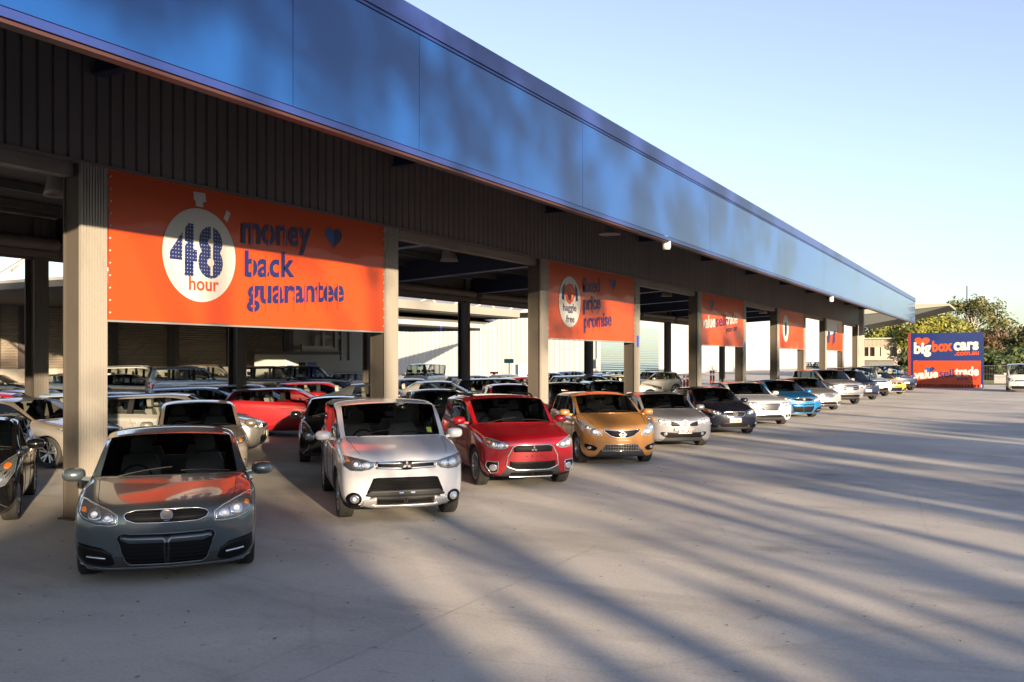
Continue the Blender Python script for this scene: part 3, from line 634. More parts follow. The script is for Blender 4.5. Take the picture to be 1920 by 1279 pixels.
for k in range(n_): b.box(-.02, -.003, -W_+.1+k*W_/n_, -W_+.1+k*W_/n_+.1, .1, .3)
b.build('lacing', mat('lacing_white', (.5, .45, .6), .6), sg)
b = MB(); b.bar((.7, -.5, 0), (2.0, -.5, 3.6), .1); b.bar((.7, -W_+.5, 0), (2.0, -W_+.5, 3.6), .1); b.build('brace', PURL, sg)
tag(sg, 'big blue and orange dealer sign with hearts at the end of the lot', 'sign')

# ------------------------------------------------------------ mesh fence beyond the sign
fe = empty('wire_fence', (90, 0, 0)); b = MB(); Xf = 92
ys = []
y = on_x(1840, Xf)[0]; n = 0
while n < 13: ys.append(y); y -= 2.6; n += 1
for k, y in enumerate(ys): b2 = MB(); b2.tube([(Xf-90, y, 0), (Xf-90, y, 1.75)], .04, 8); b2.build('fence_post', PURL, fe)
b.bar((Xf-90, ys[0], 1.7), (Xf-90, ys[-1], 1.7), .035); b.bar((Xf-90, ys[0], .15), (Xf-90, ys[-1], .15), .035); b.bar((Xf-90, ys[0], .95), (Xf-90, ys[-1], .95), .02)
yy = ys[0]
while yy > ys[-1]: b.bar((Xf-90, yy, .15), (Xf-90, yy, 1.7), .012); yy -= .13
b.build('wire_mesh', PURL, fe); tag(fe, 'low galvanised wire fence along the end of the lot, right of the dealer sign', 'fence')
rb = empty('retaining_wall', (96, -14, 0)); b = MB(); b.box(0, .4, -20, 16, 0, .75); b.build('wall', mat('grey_block', (.28, .28, .29), .8), rb); b = MB(); b.box(-.04, .44, -20, 16, .75, .83); b.build('coping', mat('grey_block', (0,0,0)), rb)
tag(rb, 'low grey block wall behind the wire fence', 'wall')
# ------------------------------------------------------------ trees
def leafmat(name, c1, c2):
    m = bpy.data.materials.new(name); m.use_nodes = True; nt = m.node_tree; b = nt.nodes['Principled BSDF']
    tc = nt.nodes.new('ShaderNodeTexCoord'); nz = nt.nodes.new('ShaderNodeTexNoise'); nz.inputs['Scale'].default_value = .55; nz.inputs['Detail'].default_value = 5
    rp = nt.nodes.new('ShaderNodeValToRGB'); rp.color_ramp.elements[0].position = .38; rp.color_ramp.elements[1].position = .64
    rp.color_ramp.elements[0].color = (*c1, 1); rp.color_ramp.elements[1].color = (*c2, 1)
    nt.links.new(tc.outputs['Object'], nz.inputs[0]); nt.links.new(nz.outputs[0], rp.inputs[0]); nt.links.new(rp.outputs[0], b.inputs[0])
    b.inputs['Roughness'].default_value = .6
    tl = nt.nodes.new('ShaderNodeBsdfTranslucent'); nt.links.new(rp.outputs[0], tl.inputs[0]); mx = nt.nodes.new('ShaderNodeMixShader'); mx.inputs[0].default_value = .35
    nt.links.new(b.outputs[0], mx.inputs[1]); nt.links.new(tl.outputs[0], mx.inputs[2]); nt.links.new(mx.outputs[0], nt.nodes['Material Output'].inputs[0]); return m
BARK = mat('bark', (.16, .13, .10), .9); BARKL = mat('pale_bark', (.38, .34, .29), .85)
LG = leafmat('leaves_yellow', (.085, .100, .018), (.22, .22, .035)); LD = leafmat('leaves_dark', (.03, .05, .018), (.07, .10, .03)); LE = leafmat('leaves_olive', (.055, .066, .022), (.13, .13, .05)); LR = leafmat('leaves_rust', (.06, .042, .02), (.12, .075, .04))
def tree(name, loc, Ht, Rw, leaves, bark, label, seed=0, base=.25, clumps=26, per=170, ls=.32, sparse=1.0, group='trees beyond the lot', cat='tree', trunk_r=None):
    rnd = random.Random(seed); r = empty(name, loc); b = MB(); tr = trunk_r or Ht*.018
    pts = [Vector((0, 0, -.1))]
    for k in range(1, 6): pts.append(Vector((rnd.uniform(-.02, .02)*Ht*k/5, rnd.uniform(-.02, .02)*Ht*k/5, Ht*.78*k/5)))
    b.tube(pts, [tr*1.25, tr, tr*.85, tr*.65, tr*.45, tr*.2], 9)
    cl = []
    for k in range(clumps):
        t = rnd.random(); zc = Ht*(base + (1-base)*(.12+.80*t)); prof = math.sin(math.pi*min(1, .18+.78*t))**.7
        a = rnd.random()*2*math.pi; rr = Rw*prof*math.sqrt(rnd.random())*.95
        c = Vector((rr*math.cos(a), rr*math.sin(a), zc)); cl.append((c, Rw*rnd.uniform(.20, .40)))
    for c, cr in cl:
        i = min(4, max(1, int((c.z/(Ht*.78))*5*.75))); s = pts[i]; mid = (s+c)/2 + Vector((0, 0, -.06*Ht))
        b.tube([s, mid, c], [tr*.35, tr*.22, tr*.08], 5, False)
    b.build('trunk', bark, r, angle=60)
    vs = []; fs = []
    for c, cr in cl:
        for q in range(int(per*(cr/(Rw*.3))**2)):
            d = Vector((rnd.gauss(0, 1), rnd.gauss(0, 1), rnd.gauss(0, .72))); d = d.normalized()*cr*(rnd.random()**.45)
            p = c+d; n = (d.normalized()+Vector((rnd.gauss(0,.6), rnd.gauss(0,.6), rnd.gauss(0,.6)))).normalized()
            u_ = n.cross(Vector((rnd.gauss(0,1), rnd.gauss(0,1), rnd.gauss(0,1)))).normalized(); w = n.cross(u_); s = ls*rnd.uniform(.6, 1.3)
            k = len(vs); vs += [p-u_*s, p-w*s*.45, p+u_*s, p+w*s*.45]; fs.append((k, k+1, k+2, k+3))
    me = bpy.data.meshes.new('crown'); me.from_pydata([tuple(v) for v in vs], [], fs); me.materials.append(leaves); me.update()
    o = bpy.data.objects.new('crown', me); COL.objects.link(o); o.parent = r
    return tag(r, label, cat, group)
def tpx(px, X, top): Y_, d_ = on_x(px, X); return (X, Y_, 0), zat(top, d_)
TL = [(1632, 345, 600, 13, LE, 'sparse olive tree above the tan office', .35, 20, .7), (1668, 335, 600, 12, LG, 'yellow green tree behind the tan office roof', .3, 22, .7),
      (1718, 120, 578, 3.3, LG, 'bright yellow green tree left of the dealer sign, nearest the awning', .05, 34, .26), (1740, 125, 590, 5.5, LG, 'yellow green tree rising behind the left half of the dealer sign', .05, 32, .28),
      (1785, 135, 597, 4.6, LG, 'yellow tree behind the middle of the dealer sign', .1, 30, .28), (1822, 140, 558, 4.6, LE, 'tallest olive gum tree behind the floodlight mast', .30, 26, .26),
      (1852, 130, 620, 3.8, LR, 'rusty brown tree just right of the dealer sign', .1, 26, .26), (1880, 140, 642, 3.6, LE, 'round olive tree between the sign and the white van', .05, 26, .28),
      (1906, 150, 614, 3.4, LE, 'olive tree above the white van', .15, 26, .3), (1936, 135, 598, 4.0, LE, 'olive tree cut by the right edge of the photo', .1, 26, .3)]
for k, (px, X, top, Rw, lm, lab, bs, cn, ls) in enumerate(TL):
    loc, Ht = tpx(px, X, top); tree('gum_tree', loc, Ht, Rw, lm, BARKL if lm is LE else BARK, lab, 100+k, bs, cn, 150, ls)
for k, (px, X, top, Rw) in enumerate([(1699, 112, 655, 1.1), (1855, 112, 665, 3.2), (1878, 116, 668, 3.2), (1902, 114, 662, 3.4), (1930, 118, 660, 3.6)]):
    loc, Ht = tpx(px, X, top); tree('dark_shrub', loc, Ht, Rw, LD, BARK, ['dark bush squeezed between the tan office and the dealer sign', 'dark bush touching the right edge of the dealer sign', 'dark bush behind the wire fence, second right of the sign', 'dark bush behind the roof of the white van', 'dark bush at the right edge of the photo'][k], 200+k, .0, 24, 170, .26, group='dark bushes beyond the fence', cat='bush')
# far wood closing the view behind the individual trees
b = MB(); rnd = random.Random(3); vs = []; fs = []
for q in range(15000):
    y = rnd.uniform(-75, 14); x = 190+rnd.uniform(0, 14); top = 4.6+1.2*math.sin(y*.11)+.9*math.sin(y*.37+1); z = top*rnd.random()**.7
    n = Vector((-1+rnd.gauss(0,.5), rnd.gauss(0,.6), rnd.gauss(0,.6))).normalized(); u_ = n.cross(Vector((rnd.gauss(0,1), rnd.gauss(0,1), rnd.gauss(0,1)))).normalized(); w = n.cross(u_); s = rnd.uniform(.3, .75)
    p = Vector((x, y, z)); k = len(vs); vs += [p-u_*s, p-w*s*.6, p+u_*s, p+w*s*.6]; fs.append((k, k+1, k+2, k+3))
me = bpy.data.meshes.new('far_woods'); me.from_pydata([tuple(v) for v in vs], [], fs); me.materials.append(LE); o = bpy.data.objects.new('far_woods', me); COL.objects.link(o)
tag(o, 'far belt of olive woodland closing the view at the right', 'woods', kind='stuff')

# ------------------------------------------------------------ row of trees and hedge behind the photographer (they cast the long shade)
def uvw(u_, v_, z=0): return (u_*LX + v_*LY, u_*LY - v_*LX, z)   # u along the light, v to its right
US = -34.0
te = math.tan(SUN_EL)
HEDGE = leafmat('hedge_leaves', (.03, .045, .015), (.06, .09, .03))
def hedge(v0, v1, htop, seed, label, u0=US, dens=34, bottom=0.0):
    rnd = random.Random(seed); W_ = v1-v0; vs = []; fs = []; c = Vector(uvw(u0, (v0+v1)/2))
    r = empty('tall_hedge', c); 
    N = int(W_*(htop-bottom)*dens)
    for q in range(N):
        v_ = rnd.uniform(v0, v1); t_ = htop*(1-.035*abs(math.sin(v_*1.3+seed))-.02*rnd.random()); z = rnd.uniform(bottom, t_); u_ = u0+rnd.uniform(-.7, .7)
        p = Vector(uvw(u_, v_, z))-c; n = (Vector((LX, LY, 0))+Vector((rnd.gauss(0,.5), rnd.gauss(0,.5), rnd.gauss(0,.5)))).normalized()
        a = n.cross(Vector((rnd.gauss(0,1), rnd.gauss(0,1), rnd.gauss(0,1)))).normalized(); w = n.cross(a); s = rnd.uniform(.25, .5); k = len(vs)
        vs += [p-a*s, p-w*s*.6, p+a*s, p+w*s*.6]; fs.append((k, k+1, k+2, k+3))
    me = bpy.data.meshes.new('foliage'); me.from_pydata([tuple(x) for x in vs], [], fs); me.materials.append(HEDGE); o = bpy.data.objects.new('foliage', me); COL.objects.link(o); o.parent = r
    b = MB(); k = 0; v_ = v0+.4
    while v_ < v1:
        p = Vector(uvw(u0, v_))-c; b.tube([(p.x, p.y, 0), (p.x, p.y, htop*.6)], [.1, .05], 5); v_ += 1.6
    b.build('stems', BARK, r)
    tag(r, label, 'hedge', 'hedges behind the photographer')
hz = lambda u_tip: te*(u_tip-US)
hedge(-26, 2.3, hz(15.6), 1, 'tallest dense hedge shading the grey sedan and the near left ground', dens=60)
hedge(2.3, 9.0, hz(6.2), 2, 'lowest hedge behind the camera, whose top lets the low sun reach the lot', dens=50)
hs = [(9.0, 11.2, 7.2), (11.2, 12.0, 13), (12.3, 14.4, 18), (14.9, 17.2, 14), (17.6, 21.3, 24), (21.9, 24, 17), (24.6, 30, 26), (30.7, 33, 20), (33.6, 41, 28), (41.9, 47, 24), (48, 60, 32)]
for k, (a, c, ut) in enumerate(hs): hedge(a, c, hz(ut), 10+k, 'stretch of tall hedge to the right behind the camera', dens=26)
def sapling(v, ut, w, seed, du=0.0):
    c = Vector(uvw(US-2+du, v)); r = empty('slender_sapling', c); zt = te*(ut-US+2-du); b = MB(); rnd = random.Random(seed)
    b.tube([(0, 0, 0), (rnd.uniform(-.1, .1), rnd.uniform(-.1, .1), zt*.5), (0, 0, zt)], [w, w*.9, w*.25], 7); b.build('trunk', BARK, r)
    b = MB(); vs = []; fs = []
    for q in range(260):
        z = zt*rnd.uniform(.72, 1.0); rr = w*2.2*(1.05-(z/zt-.72)/.28)*rnd.random(); a_ = rnd.random()*6.28; p = Vector((rr*math.cos(a_), rr*math.sin(a_), z))
        n = Vector((rnd.gauss(0,1), rnd.gauss(0,1), rnd.gauss(0,1))).normalized(); x = n.orthogonal().normalized()*.12; y = n.cross(x)*.7; vs += [p-x, p-y, p+x, p+y]; fs.append((4*q, 4*q+1, 4*q+2, 4*q+3))
    b.add(vs, fs); b.build('foliage', HEDGE, r); tag(r, 'slender sapling standing above the hedge behind the camera', 'sapling', 'saplings behind the photographer')
for k, (v, ut, w) in enumerate([(3.3, 9.2, .24), (4.3, 8.6, .2), (5.4, 8.6, .10), (6.1, 10.4, .11), (6.8, 11.0, .10), (8.1, 11.8, .13), (9.6, 15, .2)]): sapling(v, ut, w, 50+k)
# gum trees rising above the hedge: bare trunks, loose crowns high up
def gum(v, u0, Ht, seed, clus, tr=.22):
    c = Vector(uvw(u0, v)); r = empty('gum_tree', c); rnd = random.Random(seed); b = MB(); pts = [Vector((0, 0, 0))]
    for k in range(1, 7): pts.append(Vector((rnd.uniform(-.4, .4)*k/3, rnd.uniform(-.4, .4)*k/3, Ht*.9*k/6)))
    b.tube(pts, [tr*1.2, tr, tr*.9, tr*.8, tr*.6, tr*.4, tr*.15], 8); vs = []; fs = []
    for (dv, z, cr, n_) in clus:
        p0 = Vector((LY*dv, -LX*dv, z)) + Vector((rnd.uniform(-1, 1), rnd.uniform(-1, 1), 0)); s_ = min(pts, key=lambda q: abs(q.z-(z-1.5))); b.tube([s_, (s_+p0)/2+Vector((0, 0, -.2)), p0], [.09, .06, .02], 5, False)
        for q in range(n_):
            d = Vector((rnd.gauss(0, 1), rnd.gauss(0, 1), rnd.gauss(0, .8))).normalized()*cr*rnd.random()**.5; p = p0+d
            n = Vector((rnd.gauss(0,1), rnd.gauss(0,1), rnd.gauss(0,1))).normalized(); s = rnd.uniform(.12, .28); x = n.orthogonal().normalized()*s; y = n.cross(x).normalized()*s*.5; k = len(vs); vs += [p-x, p-y, p+x, p+y]; fs.append((k, k+1, k+2, k+3))
    b.build('trunk', BARKL, r, angle=60); b = MB(); b.add(vs, fs); b.build('crown', LE, r); tag(r, 'tall gum tree with a loose crown behind the camera', 'tree', 'gum trees behind the photographer')
rg = random.Random(21)
for k, v in enumerate([-6.5, -2.2, 1.3, 4.4, 7.9, 12.5, 16.5, 22, 27.5, 34, 41, 49]):
    cl = []
    for q in range(9): cl.append((rg.uniform(-2.6, 2.6), rg.uniform(9.3, 10.7), rg.uniform(.5, .9), 48 if v > 3 else 20))
    for q in range(6): cl.append((rg.uniform(-2.4, 2.4), rg.uniform(14.2, 17.6), rg.uniform(.6, 1.25), 130 if v > 3 else 70))
    for q in range(4 if v < 14 else 2): cl.append((rg.uniform(-2.8, 2.8), rg.uniform(17.5, 23.0) if v > 14 else rg.uniform(17, 20), rg.uniform(.6, 1.0), 90 if v < 14 else 45))
    gum(v, US-4-(k % 3)*2, 25, 300+k, cl, .16)
# ------------------------------------------------------------ cars
# local frame: nose towards +X, left side +Y, origin on the ground under the middle
def lerp(a, b, t): return a + (b-a)*t
def pl(pts, x):
    if x <= pts[0][0]: return pts[0][1]
    for (a, b), (c, d) in zip(pts[:-1], pts[1:]):
        if x <= c: return lerp(b, d, (x-a)/(c-a))
    return pts[-1][1]

BASE = dict(L=4.6, W=1.8, H=1.47, gc=.17, fo=.88, ro=1.0, wr=.33, zn=.74, zcowl=.98, scowl=1.25, srf=2.0, speak=2.4, srr=3.35, srg=3.95, zdeck=1.08, ztail=1.02,
            bf=.90, br=.99, sbp=2.28, sbp2=2.40, scb=3.35, sct=3.20, roofw=.60, sweep=.30, rsweep=.18, q=0, zfender=.0, nose_in=.84, hump=.0, hoodend=.80)
KINDS_ = dict(
 sedan=dict(),
 hatch=dict(L=4.2, W=1.75, H=1.5, fo=.83, ro=.78, zn=.78, zcowl=1.02, scowl=1.1, srf=1.85, speak=2.3, srr=3.72, srg=4.05, zdeck=1.02, ztail=.98, bf=.94, br=1.04, sbp=2.2, sbp2=2.32, scb=3.1, sct=3.05, roofw=.60, q=1, rsweep=.14),
 suv=dict(L=4.6, W=1.8, H=1.68, gc=.22, fo=.92, ro=.95, wr=.36, zn=.93, zcowl=1.16, scowl=1.18, srf=1.92, speak=2.4, srr=4.1, srg=4.5, zdeck=1.12, ztail=1.08, bf=1.06, br=1.15, sbp=2.3, sbp2=2.42, scb=3.3, sct=3.25, roofw=.66, q=1, rsweep=.12),
 wagon=dict(L=4.8, W=1.83, H=1.5, zn=.76, scowl=1.25, srf=2.0, speak=2.5, srr=4.35, srg=4.68, zdeck=1.04, ztail=1.0, scb=3.35, sct=3.3, q=1),
 boxy=dict(L=4.9, W=1.9, H=1.88, gc=.28, fo=.85, ro=1.15, wr=.40, zn=1.05, zcowl=1.22, scowl=1.45, srf=2.0, speak=2.5, srr=4.65, srg=4.82, zdeck=1.2, ztail=1.15, bf=1.16, br=1.18, sbp=2.55, sbp2=2.67, scb=3.6, sct=3.58, roofw=.76, q=1, rsweep=.05, sweep=.14, nose_in=.93),
 van=dict(L=4.75, W=1.75, H=1.98, gc=.20, fo=.75, ro=1.0, wr=.34, zn=.98, zcowl=1.20, scowl=.42, srf=1.15, speak=1.8, srr=4.55, srg=4.68, zdeck=1.25, ztail=1.2, bf=1.14, br=1.18, sbp=1.75, sbp2=1.9, scb=3.0, sct=3.0, roofw=.72, q=1, rsweep=.04, sweep=.2, nose_in=.9))
def merge(kind, **k):
    d = dict(BASE); d.update(KINDS_[kind]); d.update(k); return d

PAINT_IDX, WIND, SIDE, REAR, BLK, UNDER, CUT = range(7)
def cage(P):
    L, W, H = P['L'], P['W'], P['H']; hw = W/2
    belt = lambda s: lerp(P['bf'], P['br'], (s-P['scowl'])/(P['srg']-P['scowl']))
    zroof = lambda s: pl([(P['scowl'], P['zcowl']), (P['srf'], H-.045), (P['speak'], H), (P['srr'], H-.05), (P['srg'], P['zdeck']), (L-.1, P['ztail'])], s)
    zhood = lambda s: pl([(0, P['zn']-.02), (.25, P['zn']+.03+P['hump']), (P['scowl'], P['zcowl'])], s)
    plan = lambda s: pl([(0, P['nose_in']+.04), (.12, .945), (.40, .99), (.8, 1.0), (L*.55, 1.0), (L*.85, .975), (L-.15, .93), (L, .86)], s)
    def row(s, w, zs, ys, zb=None, zlow=None):
        gc = zb if zb is not None else P['gc']; zsh = zs[0]
        mid = lerp(gc, zsh, .62)
        ylow = w*.975
        return [(s, 0, gc), (s, w*.80, gc), (s, ylow, gc+.07), (s, w*1.0, mid), (s, w*.985, zs[0]), (s, ys[0], zs[1]), (s, ys[1], zs[2]), (s, ys[2], zs[3]), (s, ys[3], zs[4]), (s, 0, zs[4]+.006)]
    def hoodrow(s, drop=0, inset=1.0, zb=None, dz=0):
        w = hw*plan(s)*inset; z = zhood(s)+dz
        zf = z - .035
        return row(s, w, [zf-.10-drop, zf-.005, z-.012, z-.004, z], [w*.945, w*.80, w*.62, w*.32], zb)
    st = []
    a = hoodrow(0.0, .02, .93, P['gc']+.10, -.10); st.append(a)
    st.append(hoodrow(.07, .01, 1.0, P['gc']+.02, -.035)); f_ = P['fo'] if P['fo'] < P['scowl']-.1 else P['scowl']*.75
    st.append(hoodrow(min(.24, P['scowl']*.5))); st.append(hoodrow(f_))
    st.append(hoodrow(lerp(f_, P['scowl'], .72)))
    # cowl
    w = hw*plan(P['scowl']); zc = P['zcowl']; sc = P['scowl']; b0 = P['bf']
    wt = hw*P['roofw']/.66*.86
    r = row(sc, w, [b0-.09, b0, zc-.02, zc-.01, zc], [w*.95, w*.87, w*.80, w*.42])
    r[6] = (sc+.10, w*.87, zc-.015); r[7] = (sc+.10, w*.80, zc-.008); r[8] = (sc-.03, w*.42, zc); r[9] = (sc-.06, 0, zc+.003); r[5] = (sc+.12, w*.94, b0+.01); st.append(r)
    # roof front
    sf = P['srf']; w = hw*plan(sf); zr = zroof(sf); sbm = lerp(sc, sf, .62); bl = belt(sbm)
    def cab(sb, stp, top=None, zt=None, dy=0, hump=True):
        w = hw*plan(sb); z = zt if zt is not None else zroof(stp); bl = belt(sb)
        yt = wt+dy
        r = row(sb, w, [bl-.085, bl, z-.085, z-.03, z], [w*.93, yt*1.02, yt*.93, yt*.5])
        for k in (6, 7, 8, 9): r[k] = (stp, r[k][1], r[k][2])
        if hump: r[8] = (stp-.02 if stp < P['sbp'] else stp+.0, r[8][1], r[8][2]); r[9] = (stp-.03 if stp < P['sbp'] else stp+.0, 0, z+.012)
        return r
    st.append(cab(sbm, sf)); st.append(cab(P['sbp'], P['sbp'])); st.append(cab(P['sbp2'], P['sbp2'])); st.append(cab(P['scb'], P['sct']))
    if P['q']:
        st.append(cab(P['scb']+.10, P['sct']+.10)); st.append(cab(P['srg']-.30, P['srr']-.10 if P['srr']-.1 > P['sct']+.2 else P['sct']+.25))
    r = cab(P['srr']+ (.0 if not P['q'] else (P['srg']-P['srr'])*.6), P['srr'], dy=-.02); st.append(r)
    sg = P['srg']; w = hw*plan(sg); zd = P['zdeck']
    r = row(sg, w, [belt(sg)-.085, min(belt(sg), zd-.03), zd-.01, zd-.004, zd], [w*.93, w*.84 if not P['q'] else w*.88, w*.72 if not P['q'] else w*.78, w*.36]); r[9] = (sg+.04, 0, zd+.003); st.append(r)
    st_t = P['ztail']; s = L-.10; w = hw*plan(s)
    if s - sg > .12: 
        st.append(row(s, w, [st_t-.14, st_t-.03, st_t-.005, st_t, st_t], [w*.93, w*.80, w*.6, w*.3], P['gc']+.03))
    s = L; w = hw*plan(L)*.96; st.append(row(s, w, [st_t-.22, st_t-.14, st_t-.11, st_t-.10, st_t-.10], [w*.93, w*.80, w*.6, w*.3], P['gc']+.12))
    return st
def build_shell(P):
    st = cage(P); n = len(st); L = P['L']; hw = P['W']/2
    # plan sweep of nose and tail
    for i in range(n):
        row_ = []
        for (s, y, z) in st[i]:
            k = (abs(y)/hw)**2.2
            s2 = s + P['sweep']*k*max(0, 1-s/.75)**1.3 - P['rsweep']*k*max(0, 1-(L-s)/.6)**1.3
            row_.append((s2, y, z))
        st[i] = row_
    bm = bmesh.new(); V = {}; vc = bm.verts.layers.float.new('crease_vert')
    for i in range(n):
        for j in range(10):
            s, y, z = st[i][j]; x = L/2 - s
            V[i, j, 1] = bm.verts.new((x, y, z)); V[i, j, -1] = V[i, j, 1] if j in (0, 9) else bm.verts.new((x, -y, z))
    cr = bm.edges.layers.float.new('crease_edge')
    q = 1 if P['q'] else 0
    iC = 5; iRF = 6; iB1 = 7; iB2 = 8; iCC = 9; iQ = 11 if q else 9; iRR = 12 if q else 10; iRG = iRR+1
    for sd in (1, -1):
        for i in range(n-1):
            for j in range(9):
                vs = [V[i, j, sd], V[i+1, j, sd], V[i+1, j+1, sd], V[i, j+1, sd]]
                if sd < 0: vs.reverse()
                f = bm.faces.new(vs); m = PAINT_IDX
                if j == 0: m = UNDER
                if i == iC and j in (7, 8): m = WIND
                if j == 5:
                    if i == iC or i == iRF or i == iB2: m = SIDE
                    if i == iB1: m = BLK
                    if q and i == iCC: m = BLK
                    if q and i in (10, 11) and P['q'] == 1: m = SIDE if i == 10 else PAINT_IDX
                if i == iRR and j in (7, 8): m = REAR
                f.material_index = m; f.smooth = True
        for i in (0, n-1):
            for (a, b) in ((0, 9), (1, 8), (2, 7), (3, 6)):
                if a == 0: vs = [V[i,0,sd], V[i,1,sd], V[i,8,sd], V[i,9,sd]]
                else: vs = [V[i,a,sd], V[i,a+1,sd], V[i,b-1,sd], V[i,b,sd]]
                if (i == 0) == (sd > 0): vs.reverse()
                vs2 = []; [vs2.append(v) for v in vs if v not in vs2]
                f = bm.faces.new(vs2); f.smooth = True
    def crease(a, b, v):
        e = bm.edges.get((a, b))
        if e: e[cr] = max(e[cr], v)
    for sd in (1, -1):
        for j in (6, 7, 8): crease(V[iC,j,sd], V[iC,j+1,sd], .9)
        for j in (7, 8): crease(V[iRF,j,sd], V[iRF,j+1,sd], .55); crease(V[iRR,j,sd], V[iRR,j+1,sd], .55); crease(V[iRG,j,sd], V[iRG,j+1,sd], .75)
        crease(V[iC,7,sd], V[iRF,7,sd], .8); crease(V[iC,6,sd], V[iRF,6,sd], .6); crease(V[iRR,7,sd], V[iRG,7,sd], .7)
        for i in range(iC, iRG): crease(V[i,5,sd], V[i+1,5,sd], .85)
        for i in range(iRF, iRG): crease(V[i,6,sd], V[i+1,6,sd], .8)
        for i in (iB1, iB2, iCC): crease(V[i,5,sd], V[i,6,sd], .9)
        if q: crease(V[10,5,sd], V[10,6,sd], .9); crease(V[11,5,sd], V[11,6,sd], .8)
        for i in range(1, n-2): crease(V[i,1,sd], V[i+1,1,sd], .5); crease(V[i,4,sd], V[i+1,4,sd], .45)
        for i in range(1, iC): crease(V[i,6,sd], V[i+1,6,sd], .55)
        crease(V[iC,5,sd], V[iC,6,sd], .5)
    def vcr(i, j, v):
        for sd in (1, -1): V[i, j, sd][vc] = max(V[i, j, sd][vc], v)
    vcr(iC, 7, .75); vcr(iRF, 7, .55); vcr(iRR, 7, .5); vcr(iRG, 7, .6); vcr(iC, 5, .6); vcr(iC, 6, .5)
    for i in (iB1, iB2, iCC) + ((10, 11) if q else ()):
        for j in (5, 6): vcr(i, j, .75)
    bm.normal_update(); bmesh.ops.recalc_face_normals(bm, faces=bm.faces)
    me = bpy.data.meshes.new('shell'); bm.to_mesh(me); bm.free()
    for k in range(7): me.materials.append(_dummy[k])
    o = bpy.data.objects.new('shell', me); COL.objects.link(o)
    m = o.modifiers.new('s', 'SUBSURF'); m.levels = 3 if P.get('hero') else 2; m.render_levels = m.levels; m.subdivision_type = 'CATMULL_CLARK'
    # wheel arch cutter
    cb = MB(); xs = [L/2-P['fo'], -(L/2-P['ro'])]; R_ = P['wr']
    for x in xs:
        for sd in (1, -1):
            pr = [(0, .30), (R_*1.14, .30), (R_*1.14, .60), (0, .60)]
            pr = [(0, hw-.34), (R_*1.13, hw-.34), (R_*1.13, hw+.3), (0, hw+.3)]
            vs = []; N = 40
            for k in range(N):
                a = 2*math.pi*k/N
                vs.append((x+R_*1.15*math.cos(a), sd*(hw-.32), R_+R_*1.15*math.sin(a))); vs.append((x+R_*1.15*math.cos(a), sd*(hw+.3), R_+R_*1.15*math.sin(a)))
            fs = [(2*k, 2*k+1, (2*k+3) % (2*N), (2*k+2) % (2*N)) for k in range(N)] + [tuple(2*k for k in range(N)), tuple(2*k+1 for k in range(N-1, -1, -1))]
            cb.add(vs, fs)
    co = cb.build('cut', _dummy[CUT])
    bo = o.modifiers.new('b', 'BOOLEAN'); bo.operation = 'DIFFERENCE'; bo.object = co; bo.solver = 'EXACT'; bo.material_mode = 'TRANSFER'
    dg = bpy.context.evaluated_depsgraph_get(); dg.update()
    ev = bpy.data.meshes.new_from_object(o.evaluated_get(dg))
    bpy.data.objects.remove(o); bpy.data.objects.remove(co)
    return ev
_dummy = [bpy.data.materials.new('z%d' % k) for k in range(7)]
def two_sided(m):                            # cabin side of the sheet metal is lined with dark cloth
    return m
def split_mesh(ev, groups):
    """groups: list of (name, set(material slots), material list)"""
    names = [m.name for m in ev.materials]; out = {}
    for key, slots in groups.items():
        bm = bmesh.new(); bm.from_mesh(ev); idx = [k for k, nme in enumerate(names) if any(nme == _dummy[s].name for s in slots)]
        bmesh.ops.delete(bm, geom=[f for f in bm.faces if f.material_index not in idx], context='FACES')
        me = bpy.data.meshes.new(key); 
        for f in bm.faces: f.material_index = slots.index(next(s for s in slots if _dummy[s].name == names[f.material_index]))
        bm.to_mesh(me); bm.free(); out[key] = me
    return out

